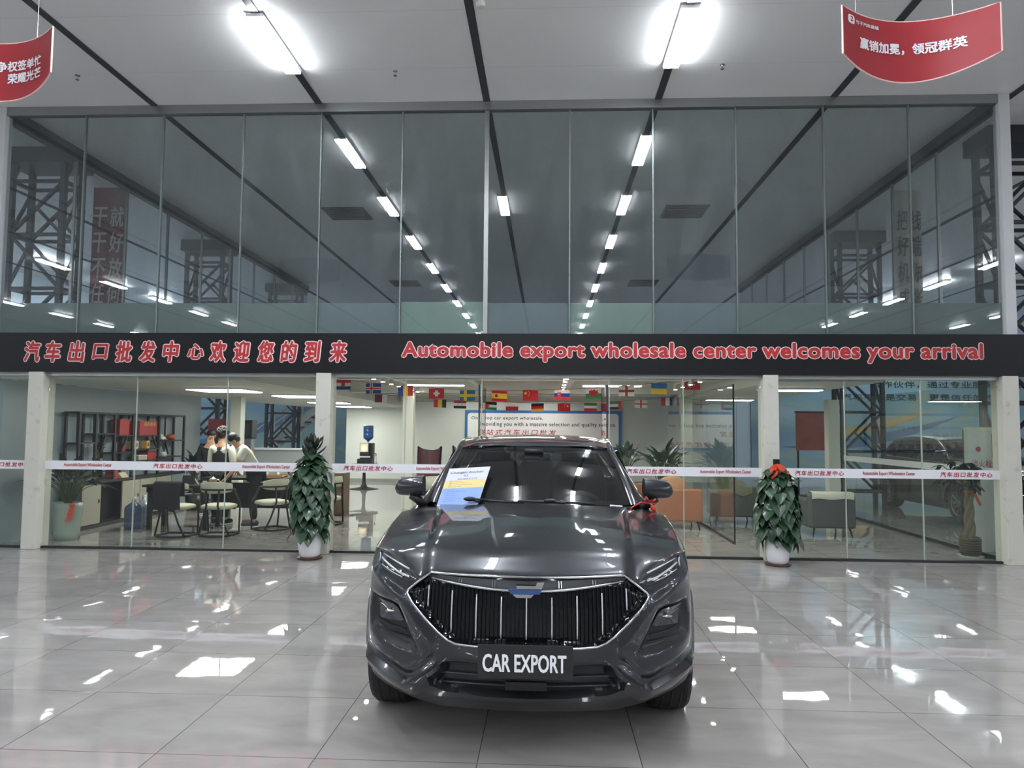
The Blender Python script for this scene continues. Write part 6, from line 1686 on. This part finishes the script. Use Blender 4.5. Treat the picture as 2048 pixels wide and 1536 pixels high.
MB().lathe([(.035, 0), (.035, .003)], (5.92, 10.354, 1.40), 20, 'y').build('emblem', mat('cabinet_lettering', srgb(190, 70, 60)), r)
st = MB().box((6.10, 10.352, 1.28), (6.155, 10.358, 1.62)).build('sticker', mat('sticker_orange', srgb(222, 120, 56), .5), r)
mb = MB()
for k, ch in enumerate('消防设施请勿遮挡'): mb.text(ch, (6.1275, 10.3505, 1.595-k*.041), height=.03, offset=.01)
mb.build('lettering', M_whttxt, st)
o = thing('poster_stand', 'dark red printed poster board on a stand, left of the right corner column', 'poster', (6.75, 18.9, 0))
MB().box((6.32, 18.90, 1.15), (7.3, 18.93, 2.1)).build('panel', mat('poster_red', srgb(150, 84, 74), .6, var=.5, vscale=3), o)
MB().box((6.30, 18.895, 2.1), (7.32, 18.935, 2.14)).build('rail', M_dark, o)
MB().box((6.36, 18.94, 0), (6.40, 18.97, 2.1)).box((7.22, 18.94, 0), (7.26, 18.97, 2.1)).box((6.3, 18.8, 0), (7.3, 19.1, .02)).build('stand', M_dark, o)
r = thing('red_display', 'dark red lit display stand at the far right edge behind the end pillar', 'display', (6.62, 9.9, 0))
MB().box((6.30, 9.9, .95), (6.95, 9.95, 1.68)).build('screen', mat('dark_screen', srgb(38, 30, 36), .15), r)
MB().box((6.36, 9.89, 1.36), (6.9, 9.899, 1.56)).build('red_panel', mat('cabinet_red', srgb(118, 36, 40)), r)
MB().box((6.30, 9.9, 0), (6.95, 9.98, .948)).build('base', M_white, r)

car2 = copy_tree(car, label='dark car parked beyond the right side glass, before the blue wall graphic')
car2.location = (8.36, 12.86, 0)

# ------------------------------------------------------------------ things on the front car
r = thing('price_sheet', 'white, yellow and blue price sheet tucked under the left wiper of the front car', 'paper sheet', (-.62, 5.1, 1.08))
TL, TR, BL, BR = aY(899, 938, 5.235), aY(982, 938, 5.205), aY(873, 1013, 4.965), aY(956, 1009, 4.925)
TR = TL+(BR-BL).normalized()*(TR-TL).length
pt = lambda u, v, e=0.0: BL.lerp(BR, u).lerp(TL.lerp(TR, u), v)+PN*e
PN = (BR-BL).cross(TL-BL).normalized()
if PN.y > 0: PN = -PN
def patch(mb, u0, v0, u1, v1, e): mb.add([pt(u0, v0, e), pt(u1, v0, e), pt(u1, v1, e), pt(u0, v1, e)], [(0, 1, 2, 3)])
mb = MB(); A = [pt(u, v, e) for e in (0, .002) for u, v in ((0, 0), (1, 0), (1, 1), (0, 1))]
mb.add(A, ((0, 1, 2, 3), (7, 6, 5, 4), (0, 4, 5, 1), (1, 5, 6, 2), (2, 6, 7, 3), (3, 7, 4, 0))); mb.build('paper', mat('sheet_white', srgb(186, 188, 200), .6), r)
mb = MB(); patch(mb, .01, .45, .99, .655, .0026); mb.build('yellow_field', mat('sheet_yellow', srgb(206, 184, 116), .5), r)
mb = MB(); patch(mb, .01, .03, .99, .45, .0026); mb.build('blue_field', mat('sheet_blue', srgb(116, 146, 208), .5), r)
mb = MB(); patch(mb, .3, .672, .76, .71, .0026); mb.build('grey_field', mat('sheet_grey', srgb(130, 132, 144), .5), r)
rt, upv = (BR-BL), (TL-BL)
def sheet_text(s, u, v, w, h, off=.0, anchor='c', m=M_blktxt):
    wr = lambda a_, b_: pt(u+a_, v+b_, .004)
    MB().text(s, (0, 0, 0), width=w, height=h, offset=off, anchor=anchor, warp=wr, face=PN).build('lettering', m, r)
sheet_text('Changan Auchan', .47, .865, .80, .075); sheet_text('X5', .47, .775, .10, .055); sheet_text('2021款 1.5T 自动尊贵型', .53, .69, .42, .028, m=M_whttxt)
for k, s in enumerate(('颜色: Dark grey', '里程: Mileage 1.2 0000km', '排量: 1.5T 6 Gears Manual Package', '年份: Year 2022')): sheet_text(s, .12, .63-.047*k, (.3, .42, .58, .34)[k], .026, anchor='l')
for k, w in enumerate((.2, .5, .26, .3, .28, .46, .3)): sheet_text('configuration list of the vehicle'[:int(10+w*40)], .10, .405-.048*k, w, .02, anchor='l')
r = thing('windscreen_card', 'small white number card at the right foot of the windscreen', 'card', (.55, 4.95, 1.1))
c0, c1 = aY(1219, 1014, 4.96), aY(1247, 1016, 5.0)
mid = (c0+c1)/2; dx = (c1-c0).normalized()
MB().add([mid+dx*s*.048+Vector((0, q[0], q[1])) for q in ((0, -.014), (.02, .014), (.022, .0135), (.002, -.0145)) for s in (-1, 1)], [(0, 1, 3, 2), (2, 3, 5, 4), (4, 5, 7, 6), (6, 7, 1, 0), (0, 2, 4, 6), (1, 7, 5, 3)]).build('card', M_wht, r)
MB().text('EXP 128', mid+Vector((0, .009, 0))+Vector((0, -.0015, .0012)), width=.07, height=.013, right=dx, up=(0, .58, .81), offset=.02).build('lettering', M_blktxt, r)
r = thing('ribbon_bow', 'red ribbon knotted round the foot of the right wing mirror', 'ribbon', (.73, 5.05, 1.12))
b0 = Vector((CX+.80, CY+1.470, 1.125))
mb = MB().tube([b0+Vector((.042*math.cos(t), .042*math.sin(t), .0)) for t in np.linspace(0, 6.28, 17)[:-1]], .006, 6, closed=True)
mb.tube([b0+Vector((-.01, -.04, .0)), b0+Vector((-.07, -.09, .012)), b0+Vector((-.13, -.10, -.02)), b0+Vector((-.145, -.105, -.04))], [.006, .006, .005, .004], 6)
mb.tube([b0+Vector((.0, -.04, .0)), b0+Vector((.015, -.055, -.03)), b0+Vector((.03, -.06, -.062))], [.006, .014, .008], 6)
mb.tube([b0+Vector((-.01, -.04, .01)), b0+Vector((-.035, -.05, .045))], [.006, .010], 6).tube([b0+Vector((.01, -.04, .01)), b0+Vector((.035, -.045, .03))], [.006, .009], 6)
mb.build('loops', mat('ribbon_red', srgb(188, 44, 40), .5), r, smooth=True)
